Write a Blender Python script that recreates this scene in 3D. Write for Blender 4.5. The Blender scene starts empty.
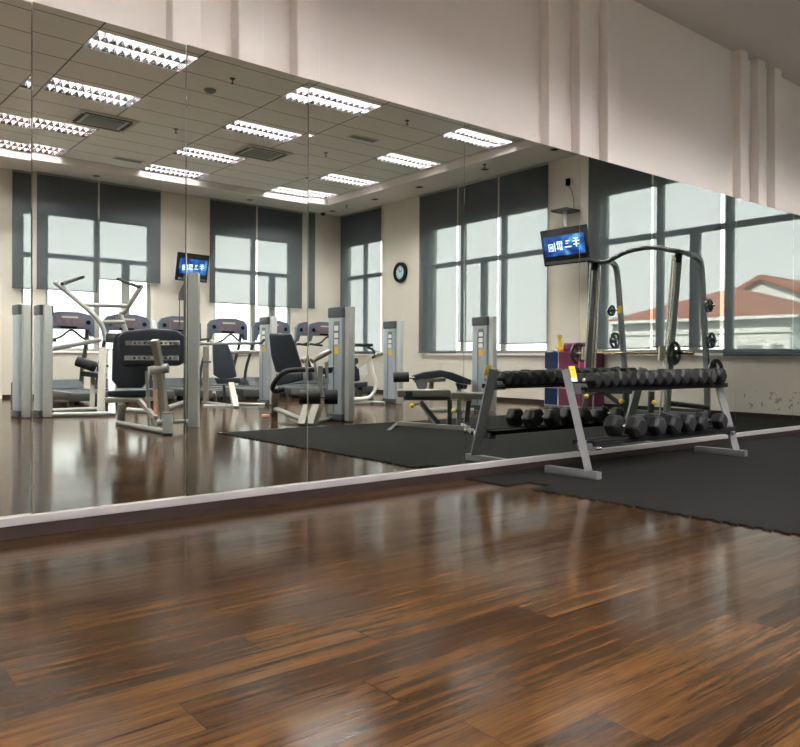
import bpy, bmesh, math, random
from mathutils import Vector, Matrix
random.seed(7)
S = bpy.context.scene
COL = S.collection
PI = math.pi

# ------------------------------------------------------------------ camera, sky, sun, exposure
cam = bpy.data.objects.new('camera', bpy.data.cameras.new('camera'))
COL.objects.link(cam)
cam.location = (0.0, -4.007, 0.85)
cam.rotation_euler = (PI/2, 0, -math.radians(38.495))
cam.data.sensor_width = 36.0
cam.data.lens = 742/800*36.0
cam.data.shift_y = -9.5/800
cam.data.clip_end = 300
S.camera = cam
S.view_settings.view_transform = 'Standard'
S.view_settings.look = 'None'
S.view_settings.gamma = 1.0
S.view_settings.use_curve_mapping = False
S.view_settings.exposure = 1.75
SKY = 1.5
TUBE = 230.0
w = bpy.data.worlds.new('World'); S.world = w
w.use_nodes = True
wn = w.node_tree.nodes; wl = w.node_tree.links
bg = wn['Background']
tc = wn.new('ShaderNodeTexCoord'); sep = wn.new('ShaderNodeSeparateXYZ'); ramp = wn.new('ShaderNodeValToRGB')
wl.new(tc.outputs['Generated'], sep.inputs[0]); wl.new(sep.outputs[2], ramp.inputs[0])
ramp.color_ramp.elements[0].position = 0.0; ramp.color_ramp.elements[0].color = (1.0, 1.0, 0.985, 1)
ramp.color_ramp.elements[1].position = 0.6; ramp.color_ramp.elements[1].color = (0.80, 0.93, 1.0, 1)
wl.new(ramp.outputs[0], bg.inputs[0]); bg.inputs[1].default_value = SKY
sun = bpy.data.objects.new('sun', bpy.data.lights.new('sun', 'SUN'))
COL.objects.link(sun)
sun.data.energy = 6.0; sun.data.angle = 0.02; sun.data.color = (1.0, 0.95, 0.86)
sun.rotation_euler = Vector((0.84, -0.25, -0.46)).to_track_quat('-Z', 'Y').to_euler()

# ------------------------------------------------------------------ materials
def mat(name, col, rough=0.5, metal=0.0, spec=0.5, noise=0.0, scale=30.0, bump=0.0, emit=None, strength=0.0, coat=0.0):
    m = bpy.data.materials.new(name); m.use_nodes = True
    n = m.node_tree.nodes; l = m.node_tree.links; b = n['Principled BSDF']
    b.inputs['Base Color'].default_value = (*col, 1)
    b.inputs['Roughness'].default_value = rough
    b.inputs['Metallic'].default_value = metal
    b.inputs['Specular IOR Level'].default_value = spec
    b.inputs['Coat Weight'].default_value = coat
    if emit:
        b.inputs['Emission Color'].default_value = (*emit, 1)
        b.inputs['Emission Strength'].default_value = strength
    if noise or bump:
        g = n.new('ShaderNodeNewGeometry'); t = n.new('ShaderNodeTexNoise')
        t.inputs['Scale'].default_value = scale; t.inputs['Detail'].default_value = 4
        l.new(g.outputs['Position'], t.inputs['Vector'])
        if noise:
            r = n.new('ShaderNodeMix'); r.data_type = 'RGBA'
            r.inputs[6].default_value = (*[c*(1-noise) for c in col], 1)
            r.inputs[7].default_value = (*[min(1, c*(1+noise)) for c in col], 1)
            l.new(t.outputs['Fac'], r.inputs[0]); l.new(r.outputs[2], b.inputs['Base Color'])
        if bump:
            bm_ = n.new('ShaderNodeBump'); bm_.inputs['Strength'].default_value = bump; bm_.inputs['Distance'].default_value = 0.01
            l.new(t.outputs['Fac'], bm_.inputs['Height']); l.new(bm_.outputs[0], b.inputs['Normal'])
    return m

def math_node(nt, op, a, b=None, c=None):
    q = nt.nodes.new('ShaderNodeMath'); q.operation = op
    for i, v in enumerate((a, b, c)):
        if v is None: continue
        if isinstance(v, (int, float)): q.inputs[i].default_value = v
        else: nt.links.new(v, q.inputs[i])
    return q.outputs[0]

def floor_material():
    m = bpy.data.materials.new('walnut_plank_floor'); m.use_nodes = True
    nt = m.node_tree; n = nt.nodes; l = nt.links; b = n['Principled BSDF']
    g = n.new('ShaderNodeNewGeometry'); s = n.new('ShaderNodeSeparateXYZ'); l.new(g.outputs['Position'], s.inputs[0])
    WD, LN = 0.17, 1.22
    ry = math_node(nt, 'DIVIDE', s.outputs[1], WD)
    row = math_node(nt, 'FLOOR', ry)
    wr = n.new('ShaderNodeTexWhiteNoise'); wr.noise_dimensions = '1D'; l.new(row, wr.inputs['W'])
    xs = math_node(nt, 'DIVIDE', s.outputs[0], LN)
    xs = math_node(nt, 'ADD', xs, wr.outputs['Value'])
    colm = math_node(nt, 'FLOOR', xs)
    cb = n.new('ShaderNodeCombineXYZ'); l.new(row, cb.inputs[0]); l.new(colm, cb.inputs[1])
    wi = n.new('ShaderNodeTexWhiteNoise'); wi.noise_dimensions = '2D'; l.new(cb.outputs[0], wi.inputs['Vector'])
    pid = wi.outputs['Value']
    # grain stretched along the board
    gx = math_node(nt, 'MULTIPLY', s.outputs[0], 1.3)
    gx = math_node(nt, 'MULTIPLY_ADD', pid, 37.0, gx)
    gy = math_node(nt, 'MULTIPLY', s.outputs[1], 26.0)
    gv = n.new('ShaderNodeCombineXYZ'); l.new(gx, gv.inputs[0]); l.new(gy, gv.inputs[1]); l.new(row, gv.inputs[2])
    t1 = n.new('ShaderNodeTexNoise'); t1.inputs['Scale'].default_value = 1.0; t1.inputs['Detail'].default_value = 6; t1.inputs['Roughness'].default_value = 0.62; t1.inputs['Distortion'].default_value = 0.7
    l.new(gv.outputs[0], t1.inputs['Vector'])
    t2 = n.new('ShaderNodeTexNoise'); t2.inputs['Scale'].default_value = 5.0; t2.inputs['Detail'].default_value = 5; t2.inputs['Roughness'].default_value = 0.7
    l.new(gv.outputs[0], t2.inputs['Vector'])
    f = math_node(nt, 'MULTIPLY', t1.outputs['Fac'], 0.85)
    f = math_node(nt, 'MULTIPLY_ADD', t2.outputs['Fac'], 0.55, f)
    f = math_node(nt, 'MULTIPLY_ADD', pid, 0.17, f)
    f = math_node(nt, 'SUBTRACT', f, 0.275)
    cr = n.new('ShaderNodeValToRGB'); e = cr.color_ramp.elements
    e[0].position = 0.27; e[0].color = (0.011, 0.0054, 0.0025, 1)
    e[1].position = 0.84; e[1].color = (0.108, 0.054, 0.0200, 1)
    k = e.new(0.44); k.color = (0.027, 0.0128, 0.0052, 1)
    k = e.new(0.60); k.color = (0.056, 0.0270, 0.0102, 1)
    l.new(f, cr.inputs[0])
    fy = math_node(nt, 'FRACT', ry); fx = math_node(nt, 'FRACT', xs)
    ey = math_node(nt, 'LESS_THAN', fy, 0.016); ex = math_node(nt, 'LESS_THAN', fx, 0.0025)
    gap = math_node(nt, 'MAXIMUM', ey, ex)
    mx = n.new('ShaderNodeMix'); mx.data_type = 'RGBA'; mx.inputs[7].default_value = (0.012, 0.006, 0.004, 1)
    gapf = math_node(nt, 'MULTIPLY', gap, 0.75)
    l.new(gapf, mx.inputs[0]); l.new(cr.outputs[0], mx.inputs[6]); l.new(mx.outputs[2], b.inputs['Base Color'])
    ro = math_node(nt, 'MULTIPLY_ADD', t2.outputs['Fac'], 0.06, 0.080); l.new(ro, b.inputs['Roughness'])
    b.inputs['Specular IOR Level'].default_value = 0.5; b.inputs['IOR'].default_value = 1.15
    bp = n.new('ShaderNodeBump'); bp.inputs['Strength'].default_value = 0.12; bp.inputs['Distance'].default_value = 0.004
    hgt = math_node(nt, 'SUBTRACT', t1.outputs['Fac'], gap); l.new(hgt, bp.inputs['Height']); l.new(bp.outputs[0], b.inputs['Normal'])
    return m

def ceiling_material():
    m = bpy.data.materials.new('mineral_fibre_ceiling_tiles'); m.use_nodes = True
    nt = m.node_tree; n = nt.nodes; l = nt.links; b = n['Principled BSDF']
    g = n.new('ShaderNodeNewGeometry'); s = n.new('ShaderNodeSeparateXYZ'); l.new(g.outputs['Position'], s.inputs[0])
    lx = None
    for q in (-3.14, -1.82, -0.09, 1.23, 2.93, 4.25, 5.88, 7.20, 8.98, 10.30):
        v = math_node(nt, 'LESS_THAN', math_node(nt, 'ABSOLUTE', math_node(nt, 'SUBTRACT', s.outputs[0], q)), 0.011)
        lx = v if lx is None else math_node(nt, 'MAXIMUM', lx, v)
    ay = math_node(nt, 'FRACT', math_node(nt, 'DIVIDE', math_node(nt, 'ADD', s.outputs[1], 33.0+12.08), 0.66))
    ly = math_node(nt, 'LESS_THAN', ay, 0.03)
    lx = math_node(nt, 'MULTIPLY', lx, 1.0)
    mx = n.new('ShaderNodeMix'); mx.data_type = 'RGBA'
    mx.inputs[6].default_value = (0.84, 0.83, 0.80, 1); mx.inputs[7].default_value = (0.22, 0.21, 0.195, 1)
    l.new(math_node(nt, 'MAXIMUM', lx, ly), mx.inputs[0]); l.new(mx.outputs[2], b.inputs['Base Color'])
    b.inputs['Roughness'].default_value = 0.9; b.inputs['Specular IOR Level'].default_value = 0.1
    return m

def wall_stain_material(col):
    m = mat('cream_wall_paint_scuffed', col, 0.75, spec=0.25)
    nt = m.node_tree; n = nt.nodes; l = nt.links; b = n['Principled BSDF']
    g = n.new('ShaderNodeNewGeometry'); s = n.new('ShaderNodeSeparateXYZ'); l.new(g.outputs['Position'], s.inputs[0])
    t = n.new('ShaderNodeTexNoise'); t.inputs['Scale'].default_value = 11.0; t.inputs['Detail'].default_value = 5; l.new(g.outputs['Position'], t.inputs['Vector'])
    a = math_node(nt, 'GREATER_THAN', t.outputs['Fac'], 0.60)
    za = math_node(nt, 'LESS_THAN', math_node(nt, 'ABSOLUTE', math_node(nt, 'SUBTRACT', s.outputs[2], 0.28)), 0.14)
    ya = math_node(nt, 'GREATER_THAN', s.outputs[1], -1.75)
    f = math_node(nt, 'MULTIPLY', math_node(nt, 'MULTIPLY', a, za), math_node(nt, 'MULTIPLY', ya, 0.55))
    mx = n.new('ShaderNodeMix'); mx.data_type = 'RGBA'; mx.inputs[6].default_value = (*col, 1); mx.inputs[7].default_value = (0.12, 0.11, 0.10, 1)
    l.new(f, mx.inputs[0]); l.new(mx.outputs[2], b.inputs['Base Color'])
    return m

def blind_material():
    m = bpy.data.materials.new('charcoal_screen_fabric'); m.use_nodes = True
    nt = m.node_tree; n = nt.nodes; l = nt.links
    for q in list(n): n.remove(q)
    out = n.new('ShaderNodeOutputMaterial'); mix = n.new('ShaderNodeMixShader')
    tr = n.new('ShaderNodeBsdfTransparent'); df = n.new('ShaderNodeBsdfDiffuse'); tl = n.new('ShaderNodeBsdfTranslucent'); m2 = n.new('ShaderNodeMixShader')
    tr.inputs[0].default_value = (1.0, 0.99, 1.0, 1)
    df.inputs[0].default_value = (0.085, 0.103, 0.120, 1); tl.inputs[0].default_value = (0.13, 0.145, 0.155, 1)
    m2.inputs[0].default_value = 0.25
    l.new(df.outputs[0], m2.inputs[1]); l.new(tl.outputs[0], m2.inputs[2])
    g = n.new('ShaderNodeNewGeometry'); mp = n.new('ShaderNodeMapping'); mp.inputs['Scale'].default_value = (14, 14, 2.2)
    t = n.new('ShaderNodeTexNoise'); t.inputs['Scale'].default_value = 1.5; t.inputs['Detail'].default_value = 3
    l.new(g.outputs['Position'], mp.inputs[0]); l.new(mp.outputs[0], t.inputs['Vector'])
    f = math_node(nt, 'MULTIPLY_ADD', t.outputs['Fac'], -0.015, 0.800)
    l.new(f, mix.inputs[0]); l.new(tr.outputs[0], mix.inputs[1]); l.new(m2.outputs[0], mix.inputs[2])
    l.new(mix.outputs[0], out.inputs[0])
    return m

def glass_material():
    m = bpy.data.materials.new('window_glass'); m.use_nodes = True
    nt = m.node_tree; n = nt.nodes; l = nt.links
    for q in list(n): n.remove(q)
    out = n.new('ShaderNodeOutputMaterial'); mix = n.new('ShaderNodeMixShader')
    tr = n.new('ShaderNodeBsdfTransparent'); gl = n.new('ShaderNodeBsdfGlossy')
    tr.inputs[0].default_value = (0.96, 0.97, 0.965, 1); gl.inputs['Roughness'].default_value = 0.02
    mix.inputs[0].default_value = 0.07
    l.new(tr.outputs[0], mix.inputs[1]); l.new(gl.outputs[0], mix.inputs[2]); l.new(mix.outputs[0], out.inputs[0])
    return m

def screen_material():
    m = bpy.data.materials.new('lit_blue_television_picture'); m.use_nodes = True
    nt = m.node_tree; n = nt.nodes; l = nt.links; b = n['Principled BSDF']
    t = n.new('ShaderNodeTexNoise'); t.inputs['Scale'].default_value = 5.0; t.inputs['Detail'].default_value = 3
    g = n.new('ShaderNodeTexCoord'); l.new(g.outputs['Object'], t.inputs['Vector'])
    cr = n.new('ShaderNodeValToRGB'); e = cr.color_ramp.elements
    e[0].position = 0.36; e[0].color = (0.002, 0.02, 0.16, 1); e[1].position = 0.66; e[1].color = (0.10, 0.42, 0.80, 1)
    k = e.new(0.52); k.color = (0.006, 0.11, 0.48, 1)
    l.new(t.outputs['Fac'], cr.inputs[0]); l.new(cr.outputs[0], b.inputs['Emission Color']); b.inputs['Emission Strength'].default_value = 0.42
    b.inputs['Base Color'].default_value = (0.01, 0.01, 0.02, 1); b.inputs['Roughness'].default_value = 0.25
    return m

def roof_tile_material():
    m = mat('terracotta_roof_tiles', (0.30, 0.105, 0.055), 0.8, noise=0.25, scale=3.0)
    return m

M = dict(
    floor=floor_material(), ceil=ceiling_material(), blind=blind_material(), glass=glass_material(), screen=screen_material(),
    mirror=mat('mirror_silvering', (0.74, 0.775, 0.715), 0.0, 1.0),
    wall=wall_stain_material((0.60, 0.565, 0.50)), pinkwall=mat('warm_white_wall_paint', (0.80, 0.755, 0.71), 0.7, spec=0.3),
    soffit=mat('plaster_soffit_paint', (0.74, 0.70, 0.665), 0.85, spec=0.2),
    strip=mat('satin_aluminium_channel', (0.34, 0.325, 0.32), 0.45, 0.2), brownbase=mat('dark_brown_skirting', (0.016, 0.0085, 0.007), 0.55, spec=0.3),
    rubber=mat('black_rubber_mat', (0.0085, 0.0083, 0.0078), 0.95, spec=0.06, noise=0.35, scale=180, bump=0.2),
    frame=mat('grey_green_aluminium_frame', (0.27, 0.275, 0.255), 0.5, 0.1),
    sill=mat('white_stone_sill', (0.78, 0.78, 0.75), 0.5),
    steel=mat('silver_painted_steel', (0.34, 0.35, 0.345), 0.34, 0.5), taupe=mat('warm_grey_painted_steel', (0.30, 0.29, 0.26), 0.42, 0.35),
    darksteel=mat('graphite_painted_steel', (0.045, 0.050, 0.055), 0.4, 0.3), greysteel=mat('blue_grey_painted_steel', (0.155, 0.175, 0.18), 0.42, 0.35),
    rackside=mat('light_grey_rack_steel', (0.17, 0.178, 0.187), 0.4, 0.4),
    chrome=mat('chrome', (0.75, 0.75, 0.74), 0.15, 1.0), bronze=mat('bronze_tinted_bar', (0.42, 0.33, 0.22), 0.25, 0.9),
    shroud=mat('pale_blue_grey_shroud', (0.36, 0.42, 0.47), 0.3, 0.1), cap=mat('slate_plastic_cap', (0.060, 0.070, 0.080), 0.4),
    vinyl=mat('navy_black_vinyl', (0.018, 0.024, 0.038), 0.42, spec=0.45, bump=0.05, scale=120), greyvinyl=mat('taupe_vinyl', (0.17, 0.165, 0.14), 0.5),
    foam=mat('black_foam_roller', (0.012, 0.014, 0.017), 0.75), rubberhead=mat('black_rubber_dumbbell_head', (0.0065, 0.007, 0.0078), 0.55, spec=0.28, noise=0.3, scale=60),
    iron=mat('black_iron_plate', (0.012, 0.016, 0.022), 0.42), cream=mat('cream_enamel', (0.46, 0.43, 0.36), 0.45), columnsteel=mat('bright_aluminium_column', (0.58, 0.61, 0.61), 0.32, 0.4), white=mat('white_enamel', (0.80, 0.80, 0.78), 0.35),
    yellow=mat('yellow_plastic', (0.72, 0.55, 0.02), 0.4), yellowcard=mat('yellow_card', (0.80, 0.50, 0.02), 0.6), orange=mat('orange_plastic', (0.75, 0.22, 0.03), 0.5),
    pink=mat('hot_pink_card', (0.80, 0.03, 0.36), 0.5), magenta=mat('magenta_panel', (0.115, 0.008, 0.045), 0.45), blue=mat('navy_blue_panel', (0.004, 0.018, 0.075), 0.4, spec=0.3),
    peach=mat('peach_plastic', (0.60, 0.36, 0.27), 0.5), placard=mat('dark_grey_placard', (0.14, 0.16, 0.17), 0.5),
    consolebody=mat('slate_blue_console_plastic', (0.075, 0.09, 0.13), 0.4), display=mat('faded_red_console_overlay', (0.125, 0.095, 0.12), 0.4, noise=0.5, scale=22),
    belt=mat('black_running_belt', (0.018, 0.020, 0.024), 0.6), treadgrey=mat('grey_plastic_deck_cover', (0.05, 0.052, 0.055), 0.45), uprightgrey=mat('slate_treadmill_upright', (0.05, 0.06, 0.07), 0.4),
    tvblack=mat('gloss_black_plastic', (0.008, 0.009, 0.011), 0.25), glyph=mat('white_picture_lettering', (0.6, 0.7, 0.8), 0.4, emit=(0.75, 0.88, 1.0), strength=0.42),
    clockface=mat('pale_blue_clock_dial', (0.42, 0.56, 0.66), 0.4), black=mat('matt_black', (0.005, 0.005, 0.006), 0.8, spec=0.1),
    tube=mat('fluorescent_tube', (1, 1, 1), 0.4, emit=(1.0, 0.965, 0.945), strength=TUBE), louvre=mat('polished_aluminium_louvre', (0.70, 0.66, 0.70), 0.22, 0.95), blade=mat('white_louvre_blade', (0.50, 0.475, 0.50), 0.6),
    acwhite=mat('off_white_grille', (0.56, 0.54, 0.50), 0.6), acdark=mat('dark_grille_slots', (0.045, 0.047, 0.045), 0.6),
    rooftile=roof_tile_material(), render=mat('white_rendered_facade', (0.66, 0.66, 0.65), 0.8, noise=0.04, scale=2), grass=mat('grass_lawn', (0.06, 0.10, 0.03), 0.9, noise=0.3, scale=2),
    louvregrey=mat('grey_louvre_grille', (0.22, 0.23, 0.23), 0.6), doorcream=mat('cream_door_paint', (0.66, 0.615, 0.55), 0.6),
)

# ------------------------------------------------------------------ mesh helpers (all shapes in world metres)
class MB:
    def __init__(s): s.bm = bmesh.new()
    def box(s, c, size, rz=0.0, bev=0.0, rot=None):
        r = bmesh.ops.create_cube(s.bm, size=1.0)
        v = r['verts']
        mt = Matrix.Translation(Vector(c)) @ (rot.to_4x4() if rot is not None else Matrix.Rotation(rz, 4, 'Z')) @ Matrix.Diagonal((*size, 1))
        bmesh.ops.transform(s.bm, matrix=mt, verts=v)
        if bev:
            ed = list({e for q in v for e in q.link_edges})
            bmesh.ops.bevel(s.bm, geom=ed, offset=bev, segments=2, affect='EDGES', profile=0.6)
        return s
    def lo(s, a, b, bev=0.0):
        return s.box([(p+q)/2 for p, q in zip(a, b)], [abs(q-p) for p, q in zip(a, b)], bev=bev)
    def tube(s, pts, r, n=10, sq=None):
        """round (or rectangular when sq=(w,h)) bar along a polyline"""
        P_ = [Vector(p) for p in pts]
        k = len(P_); rings = []
        tang = []
        for i in range(k):
            a = (P_[i]-P_[i-1]).normalized() if i else None
            b = (P_[i+1]-P_[i]).normalized() if i < k-1 else None
            t = (a+b).normalized() if a is not None and b is not None and (a+b).length > 1e-6 else (b if b is not None else a)
            tang.append(t)
        up = Vector((0, 0, 1))
        if abs(tang[0].dot(up)) > 0.95: up = Vector((0.7826, 0.6225, 0))
        nrm = (up - tang[0]*up.dot(tang[0])).normalized()
        for i in range(k):
            t = tang[i]
            nrm = (nrm - t*nrm.dot(t)).normalized()
            bi = t.cross(nrm)
            if sq: offs = [(-sq[0]/2, -sq[1]/2), (sq[0]/2, -sq[1]/2), (sq[0]/2, sq[1]/2), (-sq[0]/2, sq[1]/2)]
            else: offs = [(r*math.cos(2*PI*j/n), r*math.sin(2*PI*j/n)) for j in range(n)]
            rings.append([s.bm.verts.new(P_[i] + bi*u + nrm*v) for u, v in offs])
        m_ = len(rings[0])
        for a, b in zip(rings, rings[1:]):
            for j in range(m_): s.bm.faces.new((a[j], a[(j+1) % m_], b[(j+1) % m_], b[j]))
        s.bm.faces.new(rings[0][::-1]); s.bm.faces.new(rings[-1])
        return s
    def smooth(s, pts, r, n=10, sub=5, sq=None):
        P_ = [Vector(p) for p in pts]; out = []
        for i in range(len(P_)-1):
            p0 = P_[max(i-1, 0)]; p1 = P_[i]; p2 = P_[i+1]; p3 = P_[min(i+2, len(P_)-1)]
            for j in range(sub):
                t = j/sub
                out.append(0.5*((2*p1)+(p2-p0)*t+(2*p0-5*p1+4*p2-p3)*t*t+(3*p1-p0-3*p2+p3)*t**3))
        out.append(P_[-1])
        return s.tube(out, r, n, sq)
    def slab(s, pts, d, bev=0.0):
        """outline pts extruded by vector d"""
        d = Vector(d)
        a = [s.bm.verts.new(Vector(p)) for p in pts]; b = [s.bm.verts.new(Vector(p)+d) for p in pts]
        k = len(a); fs = [s.bm.faces.new(a), s.bm.faces.new(b[::-1])]
        for i in range(k): fs.append(s.bm.faces.new((a[(i+1) % k], a[i], b[i], b[(i+1) % k])))
        bmesh.ops.recalc_face_normals(s.bm, faces=fs)
        if bev:
            ed = list({e for f in fs for e in f.edges})
            bmesh.ops.bevel(s.bm, geom=ed, offset=bev, segments=3, affect='EDGES', profile=0.6)
        return s
    def disc(s, c, ax, r, th, n=32, r2=None):
        """solid of revolution: cylinder, or ring of inner radius r2"""
        ax = Vector(ax).normalized(); c = Vector(c)
        u = ax.orthogonal().normalized(); v = ax.cross(u)
        prof = [(r, -th/2), (r, th/2)] if r2 is None else [(r2, -th/2), (r, -th/2), (r, th/2), (r2, th/2)]
        rings = [[s.bm.verts.new(c+ax*h+(u*math.cos(2*PI*j/n)+v*math.sin(2*PI*j/n))*q) for j in range(n)] for q, h in prof]
        seq = list(zip(rings, rings[1:])) + ([(rings[-1], rings[0])] if r2 is not None else [])
        for a, b in seq:
            for j in range(n): s.bm.faces.new((a[j], a[(j+1) % n], b[(j+1) % n], b[j]))
        if r2 is None: s.bm.faces.new(rings[0][::-1]); s.bm.faces.new(rings[-1])
        return s
    def lathe(s, c, ax, prof, n=28):
        ax = Vector(ax).normalized(); c = Vector(c); u = ax.orthogonal().normalized(); v = ax.cross(u)
        rings = [[s.bm.verts.new(c+ax*h+(u*math.cos(2*PI*j/n)+v*math.sin(2*PI*j/n))*max(q, 1e-4)) for j in range(n)] for q, h in prof]
        for a, b in zip(rings, rings[1:]):
            for j in range(n): s.bm.faces.new((a[j], a[(j+1) % n], b[(j+1) % n], b[j]))
        s.bm.faces.new(rings[0][::-1]); s.bm.faces.new(rings[-1])
        return s
    def ball(s, c, r, n=14):
        q = bmesh.ops.create_uvsphere(s.bm, u_segments=n, v_segments=max(6, n//2), radius=r)
        bmesh.ops.translate(s.bm, vec=Vector(c), verts=q['verts']); return s

def wloc(o):
    v = Vector((0, 0, 0))
    while o is not None:
        v += o.location; o = o.parent
    return v

def obj(name, mb, m, parent=None, loc=None, smooth=True):
    bm = mb.bm
    bmesh.ops.recalc_face_normals(bm, faces=bm.faces[:])
    base = wloc(parent) if parent else Vector((0, 0, 0))
    off = base + (Vector(loc) if (loc is not None and parent is None) else Vector((0, 0, 0)))
    bmesh.ops.translate(bm, vec=-off, verts=bm.verts[:])
    me = bpy.data.meshes.new(name); bm.to_mesh(me); bm.free()
    me.materials.append(M[m])
    if smooth:
        me.shade_smooth()
        try: me.set_sharp_from_angle(angle=math.radians(35))
        except Exception: pass
    o = bpy.data.objects.new(name, me); COL.objects.link(o)
    if parent: o.parent = parent
    elif loc is not None: o.location = loc
    return o

def tag(o, label, cat, group=None, kind=None):
    o['label'] = label; o['category'] = cat
    if group: o['group'] = group
    if kind: o['kind'] = kind
    return o
def thing(name, label, cat, loc, group=None):
    o = bpy.data.objects.new(name, None); COL.objects.link(o); o.location = loc
    return tag(o, label, cat, group)
def struct(name, mb, m, smooth=False):
    o = obj(name, mb, m, smooth=smooth); o['kind'] = 'structure'; return o
def struct_empty(name, loc):
    o = bpy.data.objects.new(name, None); COL.objects.link(o); o.location = loc; o['kind'] = 'structure'; return o
def copy_tree(o, parent=None):
    c = o.copy(); COL.objects.link(c); c.parent = parent
    for ch in list(o.children): copy_tree(ch, c)
    return c
ORD = ['first', 'second', 'third', 'fourth', 'fifth', 'sixth', 'seventh', 'eighth', 'ninth', 'tenth', 'eleventh', 'twelfth', 'thirteenth', 'fourteenth', 'fifteenth']

# ------------------------------------------------------------------ room shell
XL, XR, YB = -3.5, 11.5, -13.1
ZT, ZS, ZB, ZM = 4.95, 4.80, 4.29, 2.64      # tiles, soffit, front bulkhead, mirror top
struct('floor', MB().lo((XL-0.3, YB-0.3, -0.25), (XR+0.3, 0.3, 0.0)), 'floor')

def wall_grid(axis, at, thick, a0, a1, z0, z1, holes):
    """wall as one mesh with rectangular openings (a0,a1,z0,z1)"""
    As = sorted({a0, a1, *[h[0] for h in holes], *[h[1] for h in holes]}); Zs = sorted({z0, z1, *[h[2] for h in holes], *[h[3] for h in holes]})
    mb = MB()
    for i in range(len(As)-1):
        for j in range(len(Zs)-1):
            ca, cz = (As[i]+As[i+1])/2, (Zs[j]+Zs[j+1])/2
            if any(h[0] < ca < h[1] and h[2] < cz < h[3] for h in holes): continue
            if axis == 'x': mb.lo((at, As[i], Zs[j]), (at+thick, As[i+1], Zs[j+1]))
            else: mb.lo((As[i], at, Zs[j]), (As[i+1], at+thick, Zs[j+1]))
    bmesh.ops.remove_doubles(mb.bm, verts=mb.bm.verts[:], dist=1e-4)
    return mb
SILL, HEAD, TRZ = 1.0, 3.98, 3.06
W1 = (4.24, 6.53); W2 = (8.11, 10.33); W3 = (-12.97, -11.22); W4 = (-9.37, -5.75); W5 = (-4.47, -0.86)
struct('wall_back', wall_grid('y', YB-0.25, 0.25, XL-0.25, XR+0.25, 0, 5.3, [(*W1, SILL, HEAD), (*W2, SILL, HEAD)]), 'wall')
struct('wall_right', wall_grid('x', XR, 0.25, YB, 0.1, 0, 5.3, [(*W3, SILL, HEAD), (*W4, SILL, HEAD), (*W5, SILL, HEAD)]), 'wall')
struct('wall_left', MB().lo((XL-0.25, YB, 0), (XL, 0.1, 5.3)), 'wall')
struct('wall_front', MB().lo((XL-0.25, 0.11, 0), (XR+0.25, 0.3, 5.3)), 'pinkwall')
k = 0
for g0 in (1.58, 4.77, 7.95):                       # three groups of three vertical ribs above the mirror
    for i in range(3):
        k += 1
        x0 = g0+0.40*i
        struct('trim_%d' % k, MB().lo((x0, 0.015, ZM-0.1), (x0+0.17, 0.12, ZB+0.05), bev=0.012), 'pinkwall')
# tiled ceiling with cells left open for the light fittings
CX, CY = 1.53, 0.66
LROWS = [-11.75, -10.06, -7.92, -5.88, -3.5]  # last row is unseen, added to light the wall above the mirror
LCOLS = [(2.93, 4.25), (5.88, 7.20), (8.98, 10.30), (-0.09, 1.23), (-3.14, -1.82)]  # last two columns are out of view, added to brighten the rib sides
mbc = MB()
ys = sorted({-12.08, -1.60, *[r-0.315 for r in LROWS], *[r+0.315 for r in LROWS]})
xs_ = sorted({XL, 10.40, *[q for c in LCOLS for q in c]})
for i in range(len(xs_)-1):
    for j in range(len(ys)-1):
        cx, cy = (xs_[i]+xs_[i+1])/2, (ys[j]+ys[j+1])/2
        if any(a < cx < b for a, b in LCOLS) and any(abs(cy-r) < 0.315 for r in LROWS): continue
        mbc.lo((xs_[i], ys[j], ZT), (xs_[i+1], ys[j+1], ZT+0.02))
struct('ceiling', mbc, 'ceil')
so = MB()
so.lo((10.40, YB, ZS), (XR, -1.55, ZS+0.25)); so.lo((XL, YB, ZS), (10.40, -12.08, ZS+0.25))
struct('soffit_perimeter', so, 'soffit')
struct('soffit_front', MB().lo((XL, -1.60, ZB), (XR, 0.11, ZT+0.1)), 'soffit')
struct('roof', MB().lo((XL-0.3, YB-0.3, 5.3), (XR+0.3, 0.35, 5.45)), 'soffit')  # unseen slab over the ceiling, added to block the sun
# skirtings and the mirror's bottom channel
struct('baseboard_front', MB().lo((XL, -0.014, 0), (XR, 0.11, 0.063)), 'brownbase')
struct('trim_10', MB().lo((XL, -0.020, 0.063), (XR, 0.11, 0.104), bev=0.003), 'strip')
struct('baseboard_right', MB().lo((XR-0.015, YB, 0), (XR, -0.02, 0.075)), 'brownbase')
struct('baseboard_back', MB().lo((3.88, YB, 0), (XR-0.015, YB+0.015, 0.075)), 'brownbase')
d1 = struct_empty('door_1', (3.3, YB, 0))
obj('door_leaf', MB().lo((2.85, YB+0.001, 0.01), (3.75, YB+0.04, 2.30)), 'doorcream', d1)
fr = MB()
fr.lo((2.75, YB, 0), (2.85, YB+0.07, 2.39)); fr.lo((3.75, YB, 0), (3.85, YB+0.07, 2.39)); fr.lo((2.85, YB, 2.30), (3.75, YB+0.07, 2.39))
obj('door_frame', fr, 'doorcream', d1)
obj('door_handle', MB().tube([(2.93, YB+0.04, 1.0), (2.93, YB+0.09, 1.0), (3.06, YB+0.09, 1.0)], 0.012), 'chrome', d1)

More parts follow.
